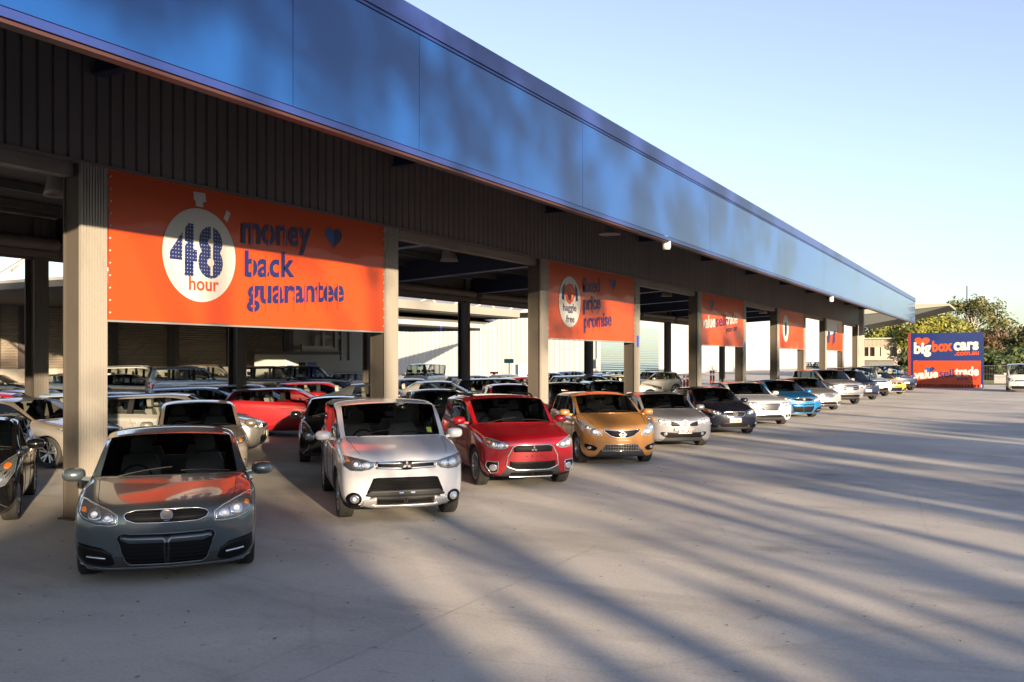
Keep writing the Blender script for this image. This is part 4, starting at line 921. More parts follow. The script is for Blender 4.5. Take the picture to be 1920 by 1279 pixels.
class Proj:
    """lays details on the shell: 'f' from the front, 'r' from the rear, 'l'/'s' from the side, 't' from the top"""
    def __init__(s, ev):
        bm = bmesh.new(); bm.from_mesh(ev); bmesh.ops.triangulate(bm, faces=bm.faces); s.t = BVHTree.FromBMesh(bm); bm.free()
    def hit(s, d, a, b, off):
        if d == 'f': o, v = Vector((9, a, b)), Vector((-1, 0, 0))
        elif d == 'r': o, v = Vector((-9, a, b)), Vector((1, 0, 0))
        elif d == 'L': o, v = Vector((a, 9, b)), Vector((0, -1, 0))
        elif d == 'R': o, v = Vector((a, -9, b)), Vector((0, 1, 0))
        else: o, v = Vector((a, b, 9)), Vector((0, 0, -1))
        h, n, _, _ = s.t.ray_cast(o, v)
        if h is None:
            h, n, _, _ = s.t.find_nearest(o + v*(9 - (1.9 if d in 'fr' else .8)))
            if h is None: raise ValueError('proj miss %s %s %s' % (d, a, b))
        if n.dot(v) > 0: n = -n
        return h + n*off
    def patch(s, b, d, prof, off=.004, nu=20, nv=5, skirt=.012):
        """prof: [(u, hi, lo)] sampled along u"""
        u0, u1 = prof[0][0], prof[-1][0]; us = sorted(set([u0+(u1-u0)*k/nu for k in range(nu+1)] + [p[0] for p in prof]), reverse=u1 < u0)
        hi = [(p[0], p[1]) for p in prof]; lo = [(p[0], p[2]) for p in prof]
        if u1 < u0: hi.reverse(); lo.reverse()
        G = []; 
        for u_ in us:
            zt, zb = pl(hi, u_), pl(lo, u_); G.append([s.hit(d, u_, lerp(zb, zt, k/nv), off) for k in range(nv+1)])
        n, m = len(G), nv+1; vs = [v for c in G for v in c]
        fs = [(i*m+k, (i+1)*m+k, (i+1)*m+k+1, i*m+k+1) for i in range(n-1) for k in range(m-1)]
        # skirt down into the body
        ring = [(i, 0) for i in range(n)] + [(n-1, k) for k in range(1, m)] + [(i, m-1) for i in range(n-2, -1, -1)] + [(0, k) for k in range(m-2, 0, -1)]
        if skirt:
            base = len(vs); 
            for (i, k) in ring:
                p = G[i][k]; c = {'f': Vector((-1,0,0)), 'r': Vector((1,0,0)), 'L': Vector((0,-1,0)), 'R': Vector((0,1,0)), 't': Vector((0,0,-1))}[d]
                vs.append(p + c*(skirt+off))
            N = len(ring)
            for q in range(N):
                i, k = ring[q]; i2, k2 = ring[(q+1) % N]; fs.append((i*m+k, i2*m+k2, base+(q+1) % N, base+q))
        b.add(vs, fs, True)
    def line(s, b, d, pts, w=.006, off=.0015, closed=False, r=None):
        P = []
        for k in range(len(pts)-1):
            a, c = pts[k], pts[k+1]; N = max(2, int(math.hypot(a[0]-c[0], a[1]-c[1])/.05))
            for q in range(N): P.append(s.hit(d, lerp(a[0], c[0], q/N), lerp(a[1], c[1], q/N), off))
        P.append(s.hit(d, *pts[-1], off)); 
        P2 = [P[0]] + [p for a, p in zip(P[:-1], P[1:]) if (p-a).length > .004]
        b.tube(P2, r or w/2, 5 if not r else 6, False)
def ell(cu, cz, ru, rz, n=10):
    return [(cu + ru*math.cos(math.pi*(1-k/n)), cz + rz*math.sin(math.pi*k/n)+1e-4, cz - rz*math.sin(math.pi*k/n)-1e-4) for k in range(n+1)]
def mir(prof): return [(-u_, a, c) for u_, a, c in prof]

def wheel_mesh(R_, style=0, w=.21):
    t = MB(); k = R_/.33; rr = R_*.70
    t.lathe([(rr, -w*.45), (R_*.92, -w*.52), (R_*.985, -w*.44), (R_, -w*.30), (R_, -w*.10), (R_*.985, -w*.09), (R_*.985, -w*.06), (R_, -w*.05), (R_, w*.05), (R_*.985, w*.06), (R_*.985, w*.09), (R_, w*.10), (R_, w*.30), (R_*.985, w*.44), (R_*.92, w*.52), (rr, w*.45)], 40, 'y')
    r = MB(); r.lathe([(rr*1.0, w*.47), (rr*.96, w*.49), (rr*.93, w*.44), (rr*.91, w*.1), (rr*.91, -w*.40)], 36, 'y')
    n = [5, 7, 10][style % 3]
    for q in range(n):
        a = 2*math.pi*q/n; 
        for off in ((-.09, .09) if style != 2 else (0,)):
            c, s_ = math.cos(a+off), math.sin(a+off); c2, s2 = math.cos(a+off*2.2), math.sin(a+off*2.2)
            r.bar((rr*.16*c, w*.30, rr*.16*s_), (rr*.94*c2, w*.42, rr*.94*s2), .034*k if style != 1 else .028, .03, up=(0,1,0))
    r.lathe([(0, w*.36), (rr*.20, w*.34), (rr*.24, w*.26), (rr*.24, w*.1)], 18, 'y')
    d = MB(); d.lathe([(0, w*.02), (rr*.62, w*.02), (rr*.62, -w*.1), (0, -w*.1)], 24, 'y')
    return t, r, d
_wh = {}
def add_wheels(root, P, rim=ALLOY, style=0):
    key = (P['wr'], style, rim.name)
    if key not in _wh:
        t, r, d = wheel_mesh(P['wr'], style)
        to = t.build('wheel', RUBBER, None, angle=35); ro = r.build('rim', rim, None, angle=35); do = d.build('brake_disc', mat('brake_disc', (.10, .10, .10), .5, .6), None, angle=35)
        _wh[key] = (to.data, ro.data, do.data); [bpy.data.objects.remove(x) for x in (to, ro, do)]
    for x in (P['L']/2-P['fo'], -(P['L']/2-P['ro'])):
        for sd in (1, -1):
            w = bpy.data.objects.new('wheel', _wh[key][0]); COL.objects.link(w); w.parent = root
            w.location = (x, sd*(P['W']/2-.15), P['wr']); w.rotation_euler = (0, random.uniform(0, 1.2), 0 if sd > 0 else math.pi)
            for nm, me in (('rim', _wh[key][1]), ('brake_disc', _wh[key][2])):
                r = bpy.data.objects.new(nm, me); COL.objects.link(r); r.parent = w

def seat_mesh(b, x, y, z, s=1.0):
    def rbox(x0, x1, y0, y1, z0, z1, tilt=0):
        pts = []
        for zz, ins in ((z0, .04), (lerp(z0, z1, .15), 0), (lerp(z0, z1, .8), .01), (z1, .06)):
            ox = tilt*(zz-z0); 
            pts.append([(x0+ox, y0+ins, zz), (x0+ox, y1-ins, zz), (x1+ox, y1-ins*1.2, zz), (x1+ox, y0+ins*1.2, zz)])
        vs = [p for r_ in pts for p in r_]; fs = [(3,2,1,0), (12,13,14,15)]
        for k in range(3):
            for q in range(4): fs.append((k*4+q, k*4+(q+1) % 4, k*4+4+(q+1) % 4, k*4+4+q))
        b.add(vs, fs, False)
    rbox(x-.25, x+.28, y-.25, y+.25, z-.14, z+.02)
    rbox(x-.36, x-.22, y-.25, y+.25, z, z+.60, -.28)
    rbox(x-.50, x-.40, y-.13, y+.13, z+.64, z+.84, -.1)

def make_car(name, P, pm, face=None, seatm=SEATM, rim=ALLOY, style=0, detail=2, lights=None, tail=None, seed=0, glass=None, roof_rails=False, roof_m=None, handle=None, antenna=False, interior=True):
    ev = build_shell(P); L, W, H = P['L'], P['W'], P['H']; hw = W/2; xf = L/2
    pj = Proj(ev); root = empty(name)
    parts = split_mesh(ev, dict(body=[PAINT_IDX, BLK, UNDER, CUT], windscreen=[WIND], side_window=[SIDE], rear_window=[REAR]))
    for k, me in parts.items():
        if k == 'side_window':
            for sd in (1, -1):
                bm = bmesh.new(); bm.from_mesh(me); bmesh.ops.delete(bm, geom=[f for f in bm.faces if f.calc_center_median().y*sd < 0], context='FACES')
                m2 = bpy.data.meshes.new(k); bm.to_mesh(m2); bm.free(); m2.materials.append(glass or GLASS_D); o = bpy.data.objects.new(k, m2); COL.objects.link(o); o.parent = root
            continue
        if k == 'body': [me.materials.append(x) for x in (pm, BLACK, TRIM, TRIM)]; me.set_sharp_from_angle(angle=R(32))
        elif k == 'windscreen': me.materials.append(GLASS)
        else: me.materials.append(glass or GLASS_D)
        o = bpy.data.objects.new(k, me); COL.objects.link(o); o.parent = root
    def part(b, nm, m, par=None, **kw): return b.build(nm, m, par or root, **kw)
    add_wheels(root, P, rim, style)
    # mirrors
    xm = xf - P['scowl'] - .36; zm = P['bf'] + .10
    for sd in (1, -1):
        b = MB(); y0 = hw*.90
        n = 14; rings = []
        prof = [(.10, .30), (.07, .75), (.0, 1.0), (-.05, 1.0), (-.075, .93)]
        vs = []
        for (dx_, k) in prof:
            for q in range(n):
                a = 2*math.pi*q/n; cy = .125*k*math.copysign(abs(math.cos(a))**.7, math.cos(a)); cz = .078*k*math.copysign(abs(math.sin(a))**.75, math.sin(a))
                vs.append((xm+dx_, sd*(y0+.20+cy), zm+cz))
        fs = [(i*n+q, i*n+(q+1) % n, (i+1)*n+(q+1) % n, (i+1)*n+q) for i in range(4) for q in range(n)] + [tuple(range(n))]
        b.add(vs, fs, True); 
        b.bar((xm+.02, sd*(y0-.03), zm-.06), (xm+.0, sd*(y0+.12), zm-.04), .05, .04)
        mo = part(b, 'side_mirror', pm)
        b = MB(); b.add([(xm-.070, sd*(y0+.20)+.11*math.cos(2*math.pi*q/16), zm+.066*math.sin(2*math.pi*q/16)) for q in range(16)], [tuple(range(16))]); part(b, 'mirror_glass', CHROME, mo)
    if interior:
        zs = P['gc']+.20; xs_ = xf - P['srf'] - .45
        b = MB(); b.box(-L/2+.5, xf-P['fo']-.35, -hw*.80, hw*.80, P['gc']+.06, P['gc']+.12); part(b, 'cabin_floor', TRIM)
        b = MB(); zd = P['bf']-.05; xd = xf-P['scowl']
        b.add([(xd-.02, -hw*.84, zd-.35), (xd-.02, hw*.84, zd-.35), (xd-.55, hw*.84, zd-.35), (xd-.55, -hw*.84, zd-.35), (xd-.10, -hw*.84, zd), (xd-.10, hw*.84, zd), (xd-.50, hw*.84, zd-.03), (xd-.50, -hw*.84, zd-.03)],
              [(3,2,1,0),(4,5,6,7),(0,1,5,4),(1,2,6,5),(2,3,7,6),(3,0,4,7)])
        b.box(xd-.58, xd-.50, -.16, .16, zd-.30, zd-.02); part(b, 'dashboard', mat('dash_plastic', (.035, .035, .035), .6))
        for sd in (1, -1):
            b = MB(); seat_mesh(b, xs_, sd*hw*.42, P['bf']-.42); part(b, 'front_seat', seatm)
        b = MB(); xr = xs_ - .95
        for sd in (1, -1): seat_mesh(b, xr, sd*hw*.40, P['bf']-.40)
        b.box(xr-.45, xr-.3, -hw*.72, hw*.72, P['bf']-.45, P['bf']+.08); part(b, 'rear_seat', seatm)
        b = MB(); n = 20; c = Vector((xd-.62, -hw*.42, P['bf']-.02)); 
        b.tube([c+Vector((-.06*math.sin(2*math.pi*q/n), .185*math.cos(2*math.pi*q/n), .175*math.sin(2*math.pi*q/n))) for q in range(n+1)], .014, 6, False)
        b.bar(c+Vector((0, -.17, 0)), c+Vector((0, .17, 0)), .03, .05); part(b, 'steering_wheel', BLACK)
        b = MB(); b.box(xf-P['srf']-.16, xf-P['srf']-.13, -.12, .12, H-.19, H-.125); b.bar((xf-P['srf']-.10, 0, H-.15), (xf-P['srf']-.04, 0, H-.07), .02); part(b, 'rear_view_mirror', BLACK)
    # windscreen wipers, cowl panel
    if detail > 0:
        xc = P['scowl']
        for y0, y1 in ((-.55, .02), (.12, .66)): b = MB(); pj.line(b, 't', [(xf-xc-.02, y0), (xf-xc-.09, y1)], .018, .012); part(b, 'wiper', BLACK)
        b = MB()     # shut lines
        hl = hw*.80*.97
        pj.line(b, 't', [(xf-.26, hl*.86), (xf-.5, hl*.93), (xf-xc+.06, hl)], .007); pj.line(b, 't', [(xf-.26, -hl*.86), (xf-.5, -hl*.93), (xf-xc+.06, -hl)], .007)
        for sd in 'LR':
            zb_ = P['gc']+.14; f0 = xf-P['scowl']-.18; bl = P['bf']-.03
            pj.line(b, sd, [(f0, bl), (f0+.02, zb_+.3), (f0-.03, zb_), (xf-P['sbp']-.06, zb_), (xf-P['sbp']-.06, bl)], .007)
            r0 = xf-P['scb']; ra = -(xf-P['ro'])+P['wr']*1.25
            pj.line(b, sd, [(xf-P['sbp']-.06, zb_), (max(ra, r0+.06), zb_), (max(ra, r0+.08), zb_+.35), (r0-.02, bl)], .007)
        part(b, 'panel_gap', BLACK)
        for sd, s_ in (('L', 1), ('R', -1)):
            for xx in (xf-P['sbp']+.12, xf-P['scb']+.14):
                b = MB(); z = P['bf']-.13; p = pj.hit(sd, xx, z, .03); q = pj.hit(sd, xx-.17, z+.005, .03); b.bar(p, q, .02, .028); part(b, 'door_handle', handle or pm)
    # tail lights
    for sd in (1, -1):
        b = MB(); zt = P['ztail']-.06; h_ = .15 if not P['q'] else .30
        pj.patch(b, 'r', [(sd*hw*.93, zt+.02, zt-h_), (sd*hw*.66, zt, zt-h_*.8)], .006, 8, 4); part(b, 'tail_light', REDL)
    b = MB(); pj.patch(b, 'r', [(-.26, .72, .60), (.26, .72, .60)], .006, 4, 2); part(b, 'number_plate', mat('plate_white', (.34, .34, .33), .5))
    if roof_rails:
        for sd in (1, -1):
            b = MB(); ys_ = sd*hw*.66; pts = []
            x0, x1 = xf-P['srf']-.15, xf-P['srr']+.05
            for k in range(9):
                x = lerp(x0, x1, k/8); p = pj.hit('t', x, ys_, .045 if 0 < k < 8 else .0); pts.append(p)
            b.tube(pts, .018, 6); part(b, 'roof_rail', mat('rail_grey', (.2, .2, .21), .35, .6) if roof_rails is True else roof_rails)
    if antenna:
        b = MB(); p = pj.hit('t', xf-P['srf']-.2, 0, 0); b.tube([p, p+Vector((-.12, 0, .42))], .006, 5); part(b, 'antenna', BLACK)
    if face: face(pj, part, P)
    elif True: generic_face(pj, part, P)
    return root

def headlight(pj, part, prof, bulbs, housing=LGREY, amber=None, off=.005, bul=.05):
    for sg in (1, -1):
        pr = prof if sg > 0 else mir(prof); b = MB(); pj.patch(b, 'f', pr, off, 16, 5); h = part(b, 'headlight', housing)
        for (u_, z, r_) in bulbs:
            b = MB(); pj.patch(b, 'f', ell(sg*u_, z, r_, r_), off+.004, 12, 4, .004); part(b, 'reflector', LAMP, h)
            b = MB(); c = pj.hit('f', sg*u_, z, off+.008); b.lathe([(0, .02), (r_*.35, .016), (r_*.58, .004), (r_*.58, -.004)], 14, 'x', c); part(b, 'lens', PROJ, h)
        b = MB(); pts = [(u_, a) for u_, a, c in pr] + [(u_, c) for u_, a, c in reversed(pr)]; pts.append(pts[0]); pj.line(b, 'f', pts, .008, off+.001, r=.0045); part(b, 'lamp_rim', LAMP, h)
        if amber:
            b = MB(); u_, z, r_ = amber; pj.patch(b, 'f', ell(sg*u_, z, r_, r_*.8), off+.006, 10, 4, .004); part(b, 'indicator', AMBER, h)
def grille(pj, part, prof, bars=4, frame=CHROME, fr=.012, name='grille', mesh_m=BLACK, bar_m=None, off=.004, vert=0, barr=.005):
    b = MB(); pj.patch(b, 'f', prof, off, 24, 5); g = part(b, name, mesh_m)
    if bars or vert:
        b = MB(); hi = [(p[0], p[1]) for p in prof]; lo = [(p[0], p[2]) for p in prof]
        for k in range(1, bars+1):
            t = k/(bars+1); us = [lerp(prof[0][0], prof[-1][0], .03+.94*q/14) for q in range(15)]
            pj.line(b, 'f', [(u_, lerp(pl(lo, u_), pl(hi, u_), t)) for u_ in us], .01, off+.006, r=barr)
        for k in range(1, vert+1):
            u_ = lerp(prof[0][0], prof[-1][0], k/(vert+1)); pj.line(b, 'f', [(u_, pl(lo, u_)+.005), (u_, pl(hi, u_)-.005)], .01, off+.006, r=barr)
        part(b, 'grille_bar', bar_m or mat('grille_bar', (.010, .010, .011), .6, spec=.12), g)
    if frame:
        b = MB(); pts = [(u_, a) for u_, a, c in prof] + [(u_, c) for u_, a, c in reversed(prof)]; pts.append(pts[0]); pj.line(b, 'f', pts, .02, off+.004, r=fr); part(b, 'grille_frame', frame, g)
    return g
def badge_poly(pj, part, polys, cu, cz, s, m=CHROME, off=.02, name='badge'):
    b = MB(); n = pj.hit('f', cu, cz, off)
    for pts in polys:
        k = len(pts); vs = [(n.x, n.y + p[0]*s, n.z + p[1]*s) for p in pts]; b.add(vs+[(v[0]-.012, v[1], v[2]) for v in vs], [tuple(range(k))] + [(i, (i+1) % k, k+(i+1) % k, k+i) for i in range(k)])
    return part(b, name, m)
def circ(r_, n=24, cx=0, cz=0, ry=None): return [(cx+r_*math.cos(2*math.pi*k/n), cz+(ry or r_)*math.sin(2*math.pi*k/n)) for k in range(n)]
def ring_polys(r0, r1, n=28, ry=1.0):
    out = []
    for k in range(n):
        a, c = 2*math.pi*k/n, 2*math.pi*(k+1)/n
        out.append([(r0*math.cos(a), r0*ry*math.sin(a)), (r1*math.cos(a), r1*ry*math.sin(a)), (r1*math.cos(c), r1*ry*math.sin(c)), (r0*math.cos(c), r0*ry*math.sin(c))])
    return out
MITS = [[(0, 0), (.29, .5), (0, 1), (-.29, .5)], [(0, 0), (-.58, 0), (-.87, -.5), (-.29, -.5)], [(0, 0), (.58, 0), (.87, -.5), (.29, -.5)]]
def plate(pj, part, z, txt, w=.37, h=.13, tm=None, off=.022, y=0):
    n = pj.hit('f', y, z, off); b = MB(); b.box(n.x-.012, n.x, y-w/2, y+w/2, z-h/2, z+h/2); p = part(b, 'number_plate', mat('plate_white', (.34, .34, .33), .5))
    if txt:
        o = place_text('plate_text', txt, h*.85, (n.x+.003, 0, z-h*.30), (0, 1, 0), (0, 0, 1), tm or mat('plate_maroon', (.22, .015, .03), .5), p, .02, 1.05, 'CENTER', .95)
        o.location = (0, 0, 0)
def generic_face(pj, part, P):
    hw = P['W']/2; z = P['zn']
    headlight(pj, part, [(hw*.52, z-.07, z-.17), (hw*.75, z-.01, z-.19), (hw*.93, z+.03, z-.12)], [(hw*.64, z-.115, .045), (hw*.80, z-.10, .05)])
    grille(pj, part, [(-hw*.46, z-.06, z-.15), (hw*.46, z-.06, z-.15)], 2)
    grille(pj, part, [(-hw*.60, P['gc']+.25, P['gc']+.15), (-hw*.5, P['gc']+.28, P['gc']+.10), (hw*.5, P['gc']+.28, P['gc']+.10), (hw*.60, P['gc']+.25, P['gc']+.15)], 3, None, name='lower_grille')
    for sg in (1, -1):
        b = MB(); pj.patch(b, 'f', ell(sg*hw*.78, P['gc']+.2, .055, .045), .006, 10, 4); part(b, 'fog_lamp', LAMP)
    plate(pj, part, P['gc']+.30, '')
# ---- faces of the front row
def sym(pr): # mirror half profile [(u>0 ...)] outwards into full
    return [(-u_, a, c) for u_, a, c in reversed(pr) if u_ > 0] + list(pr)
def face_grey(pj, part, P):
    headlight(pj, part, [(.47, .745, .655), (.55, .79, .645), (.68, .835, .655), (.80, .865, .70), (.86, .87, .76)], [(.565, .715, .052), (.69, .748, .062)], amber=(.80, .79, 0.025))
    grille(pj, part, sym([(0, .79, .665), (.30, .785, .67), (.385, .765, .70), (.405, .745, .73)]), 3, LAMP, .0045)
    badge_poly(pj, part, [circ(.062)], 0, .735, 1.0, CHROME, .022)
    badge_poly(pj, part, [[(-.04, -.02), (-.02, .01), (-.035, .03), (-.01, .045), (.02, .035), (.045, .0), (.04, -.03), (.01, -.02), (-.01, -.042)]], 0, .735, 1.0, mat('badge_dark', (.15, .15, .16), .3, .8), .036, 'badge_emblem')
    grille(pj, part, sym([(0, .555, .235), (.35, .56, .24), (.40, .57, .28), (.455, .555, .45), (.475, .52, .50)]), 0, pj.pm, .009, 'lower_grille')
    b = MB(); pj.patch(b, 'f', sym([(0, .52, .462), (.36, .525, .465), (.44, .54, .50)]), .014, 20, 2); part(b, 'bumper_bar', pj.pm)
    b = MB()
    for z in (.27, .31, .35, .39, .43): pj.line(b, 'f', [(-.38, z), (.38, z)], .01, .010, r=.004)
    part(b, 'grille_bar', mat('grille_bar', (0,0,0)))
    for sg in (1, -1):
        pr = [(.50, .27, .255), (.53, .36, .235), (.62, .42, .225), (.78, .455, .255), (.86, .47, .33)]
        b = MB(); pj.patch(b, 'f', pr if sg > 0 else mir(pr), .004, 14, 4); part(b, 'side_intake', BLACK)
        b = MB(); pj.line(b, 'f', [(sg*.58, .315), (sg*.76, .335)], .02, .012, r=.011); part(b, 'daytime_lamp', LAMP)
    b = MB(); pj.patch(b, 'f', sym([(0, .212, .19), (.60, .215, .19), (.84, .24, .20)]), .012, 24, 2); part(b, 'front_lip', pj.pm)
def face_white_suv(pj, part, P):
    headlight(pj, part, [(.42, .885, .845), (.50, .90, .79), (.62, .925, .765), (.76, .95, .77), (.85, .965, .83)], [(.56, .842, .055), (.69, .852, .062)], amber=(.79, .90, 0.025), housing=LGREY)
    b = MB(); pj.patch(b, 'f', sym([(0, .90, .775), (.40, .89, .80)]), .004, 20, 4); part(b, 'grille', BLACK)
    b = MB()
    for z in (.868, .800):
        for sg in (1, -1):
            pj.patch(b, 'f', [(sg*.06, z+.012, z-.014), (sg*.42, z+.022, z-.006)], .014, 10, 2)
    part(b, 'grille_slat', mat('satin_silver', (.62, .64, .66), .25, .85))
    badge_poly(pj, part, MITS, 0, .842, .066, CHROME, .035)
    grille(pj, part, sym([(0, .675, .43), (.40, .67, .42), (.46, .66, .43), (.545, .46, .42)]), 6, None, name='lower_grille', barr=.006)
    b = MB(); pj.patch(b, 'f', sym([(0, .50, .405), (.48, .49, .40), (.56, .43, .41)]), .018, 20, 3); part(b, 'plate_mount', mat('charcoal_plastic', (.022, .023, .025), .45))
    b = MB()
    for u_ in (-.10, .06): pj.patch(b, 'f', [(u_, .468, .448), (u_+.06, .468, .448)], .024, 3, 1, .003)
    part(b, 'plate_sticker', mat('sticker_blue_white', (.35, .45, .65), .5))
    grille(pj, part, sym([(0, .37, .29), (.40, .37, .29)]), 2, None, name='bumper_intake')
    sv = mat('skid_silver', (.50, .51, .52), .35, .7)
    b = MB(); pj.patch(b, 'f', sym([(0, .285, .235), (.42, .285, .235), (.50, .31, .25), (.62, .32, .28)]), .016, 24, 3); 
    for sg in (1, -1): pj.patch(b, 'f', [(sg*.41, .40, .25), (sg*.50, .375, .26), (sg*.60, .35, .28)], .018, 8, 3)
    part(b, 'skid_plate', sv)
    for sg in (1, -1):
        b = MB(); pj.patch(b, 'f', ell(sg*.715, .365, .105, .095), .006, 14, 4); part(b, 'fog_surround', BLACK)
        b = MB(); pj.patch(b, 'f', ell(sg*.705, .368, .06, .06), .014, 12, 4); part(b, 'fog_lamp', LAMP)
        c = pj.hit('f', sg*.705, .368, .02); b = MB(); b.lathe([(0, .02), (.02, .014), (.03, 0)], 12, 'x', c); part(b, 'fog_lens', PROJ)
        b = MB(); pj.patch(b, 'f', [(sg*.62, .285, .23), (sg*.84, .30, .24)], .012, 8, 2); part(b, 'lower_trim', BLACK)
    b = MB(); pj.patch(b, 'f', [(.53, 1.27, 1.19), (.61, 1.27, 1.19)], .004, 4, 3, .002)
    part(b, 'windscreen_sticker', mat('sticker_green', (.35, .45, .06), .5))
def face_red_suv(pj, part, P):
    headlight(pj, part, [(.46, .80, .765), (.53, .84, .735), (.66, .885, .735), (.78, .92, .765), (.83, .925, .84)], [(.585, .792, .048), (.70, .81, .055)], amber=(.765, .85, 0.022))
    tr = sym([(0, .795, .355), (.30, .795, .355), (.38, .76, .385), (.46, .60, .415), (.485, .44, .425)])
    b = MB(); pts = [(u_, a) for u_, a, c in tr] + [(u_, c) for u_, a, c in reversed(tr)]; pts.append(pts[0]); pj.line(b, 'f', pts, .02, .008, r=.013); part(b, 'grille_frame', CHROME)
    grille(pj, part, sym([(0, .785, .675), (.29, .785, .675), (.36, .76, .675)]), 3, None)
    grille(pj, part, sym([(0, .50, .37), (.32, .50, .375), (.43, .51, .41)]), 4, None, name='lower_grille')
    badge_poly(pj, part, MITS, 0, .73, .062, CHROME, .03)
    b = MB()
    for u_ in (-.13, -.03, .06, .14): pj.patch(b, 'f', ell(u_, .60, .012, .010, 6), .008, 6, 2, .004)
    part(b, 'plate_bolt', BLACK)
    b = MB(); pj.patch(b, 'f', sym([(0, .255, .20), (.50, .255, .20), (.80, .285, .22)]), .010, 24, 3); part(b, 'lower_bumper', BLACK)
    grille(pj, part, sym([(0, .315, .25), (.32, .32, .25), (.40, .30, .26)]), 1, None, name='bumper_intake')
    b = MB(); pj.line(b, 'f', [(-.40, .235), (.40, .235)], .02, .02, r=.014); part(b, 'skid_bar', mat('skid_silver', (0,0,0)))
    for sg in (1, -1):
        b = MB(); pts = [(sg*.62, .30), (sg*.635, .46), (sg*.76, .49), (sg*.80, .42), (sg*.74, .30), (sg*.62, .30)]
        pr = [(.62, .50, .32), (.70, .515, .29), (.79, .50, .33), (.815, .47, .40)]
        pj.patch(b, 'f', pr if sg > 0 else mir(pr), .004, 10, 4); part(b, 'fog_surround', BLACK)
        b = MB(); pj.line(b, 'f', [(sg*.63, .325), (sg*.625, .50), (sg*.80, .515), (sg*.82, .43)], .02, .010, r=.010); pj.line(b, 'f', [(sg*.63, .325), (sg*.74, .30), (sg*.82, .43)], .02, .010, r=.010); part(b, 'fog_frame', CHROME)
        b = MB(); pj.patch(b, 'f', ell(sg*.705, .40, .062, .062), .012, 12, 4); part(b, 'fog_lamp', LAMP)
    return
def face_gold(pj, part, P):
    headlight(pj, part, [(.44, .70, .665), (.52, .78, .66), (.63, .87, .67), (.74, .95, .72), (.82, .98, .85)], [(.60, .74, .075), (.72, .82, .05)], housing=mat('bright_housing', (.62, .64, .66), .18, .7, coat=1))
    grille(pj, part, sym([(0, .76, .62), (.12, .765, .62), (.26, .775, .655), (.395, .79, .755)]), 3, CHROME, .012)
    badge_poly(pj, part, ring_polys(.045, .065) + [[(-.085, -.014), (.085, -.014), (.085, .014), (-.085, .014)]], 0, .685, 1.0, CHROME, .03)
    grille(pj, part, sym([(0, .475, .33), (.28, .47, .33), (.36, .46, .33), (.43, .36, .33)]), 3, LAMP, .005, 'lower_grille', vert=14, bar_m=mat('grey_bar', (.30, .27, .22), .4, .5))
    b = MB(); pj.patch(b, 'f', [(-.14, .565, .545), (.14, .565, .545)], .01, 6, 1, .003); part(b, 'plate_mount', mat('gold_trim', (.5, .42, .3), .5))
    for sg in (1, -1):
        pr = [(.54, .40, .365), (.60, .44, .325), (.72, .47, .335), (.79, .48, .42)]
        b = MB(); pj.patch(b, 'f', pr if sg > 0 else mir(pr), .004, 10, 4); part(b, 'side_intake', BLACK)
        b = MB(); pj.patch(b, 'f', ell(sg*.70, .395, .038, .034), .010, 8, 3); part(b, 'fog_lamp', LAMP)
def face_silver(pj, part, P):
    headlight(pj, part, [(.36, .74, .66), (.48, .765, .625), (.64, .80, .64), (.78, .83, .70), (.83, .83, .76)], [(.50, .695, .055), (.62, .715, .055)], amber=(.76, .77, 0.029), housing=mat('bright_housing', (0,0,0)))
    for sg in (1, -1):
        pr = [(.13, .64, .60), (.20, .68, .585), (.34, .705, .59), (.37, .70, .63)]
        b = MB(); pj.patch(b, 'f', pr if sg > 0 else mir(pr), .005, 12, 4); part(b, 'grille', BLACK)
    o_ = [(0, .105), (.075, 0), (0, -.105), (-.075, 0)]; i_ = [(0, .055), (.038, 0), (0, -.055), (-.038, 0)]
    badge_poly(pj, part, [circ(.10)], 0, .655, 1.0, pj.pm, .010, 'badge_boss')
    badge_poly(pj, part, [[o_[k], o_[(k+1) % 4], i_[(k+1) % 4], i_[k]] for k in range(4)], 0, .655, .78, CHROME, .026)
    b = MB(); pj.patch(b, 'f', sym([(0, .535, .455), (.30, .535, .455)]), .012, 12, 3); part(b, 'bumper_strip', mat('satin_silver', (0,0,0)))
    grille(pj, part, sym([(0, .42, .30), (.45, .43, .29), (.56, .44, .33), (.62, .43, .38)]), 3, None, name='lower_grille')
    plate(pj, part, .46, '178 LAU')
    for sg in (1, -1):
        b = MB(); pj.patch(b, 'f', ell(sg*.50, .385, .045, .04), .012, 10, 4); part(b, 'fog_lamp', LAMP)
    b = MB(); pj.line(b, 'f', [(-.66, .235), (.66, .235)], .01, .004, r=.006); part(b, 'lip_groove', TRIM)
def face_navy_sedan(pj, part, P):
    headlight(pj, part, [(.42, .70, .665), (.50, .735, .64), (.62, .77, .655), (.74, .80, .70), (.82, .81, .76)], [(.52, .69, .045), (.61, .715, .05)], amber=(.71, .75, 0.032))
    grille(pj, part, sym([(0, .715, .575), (.20, .715, .575), (.28, .71, .60), (.335, .705, .67)]), 5, CHROME, .014)
    badge_poly(pj, part, ring_polys(.055, .075, ry=.75) + [[(-.012, .03), (.012, .03), (.012, -.03), (-.012, -.03)], [(-.012, -.03), (.04, -.03), (.04, -.012), (-.012, -.012)]], 0, .655, 1.0, CHROME, .03)
    plate(pj, part, .475, '478 RMB'); grille(pj, part, sym([(0, .40, .27), (.36, .40, .27), (.44, .36, .29)]), 2, None, name='lower_grille')
    for sg in (1, -1):
        pr = [(.54, .34, .27), (.68, .40, .26), (.80, .41, .33)]; b = MB(); pj.patch(b, 'f', pr if sg > 0 else mir(pr), .004, 8, 3); part(b, 'side_intake', BLACK)
        b = MB(); pj.patch(b, 'f', ell(sg*.74, .36, .045, .04), .012, 10, 4); part(b, 'fog_lamp', LAMP)
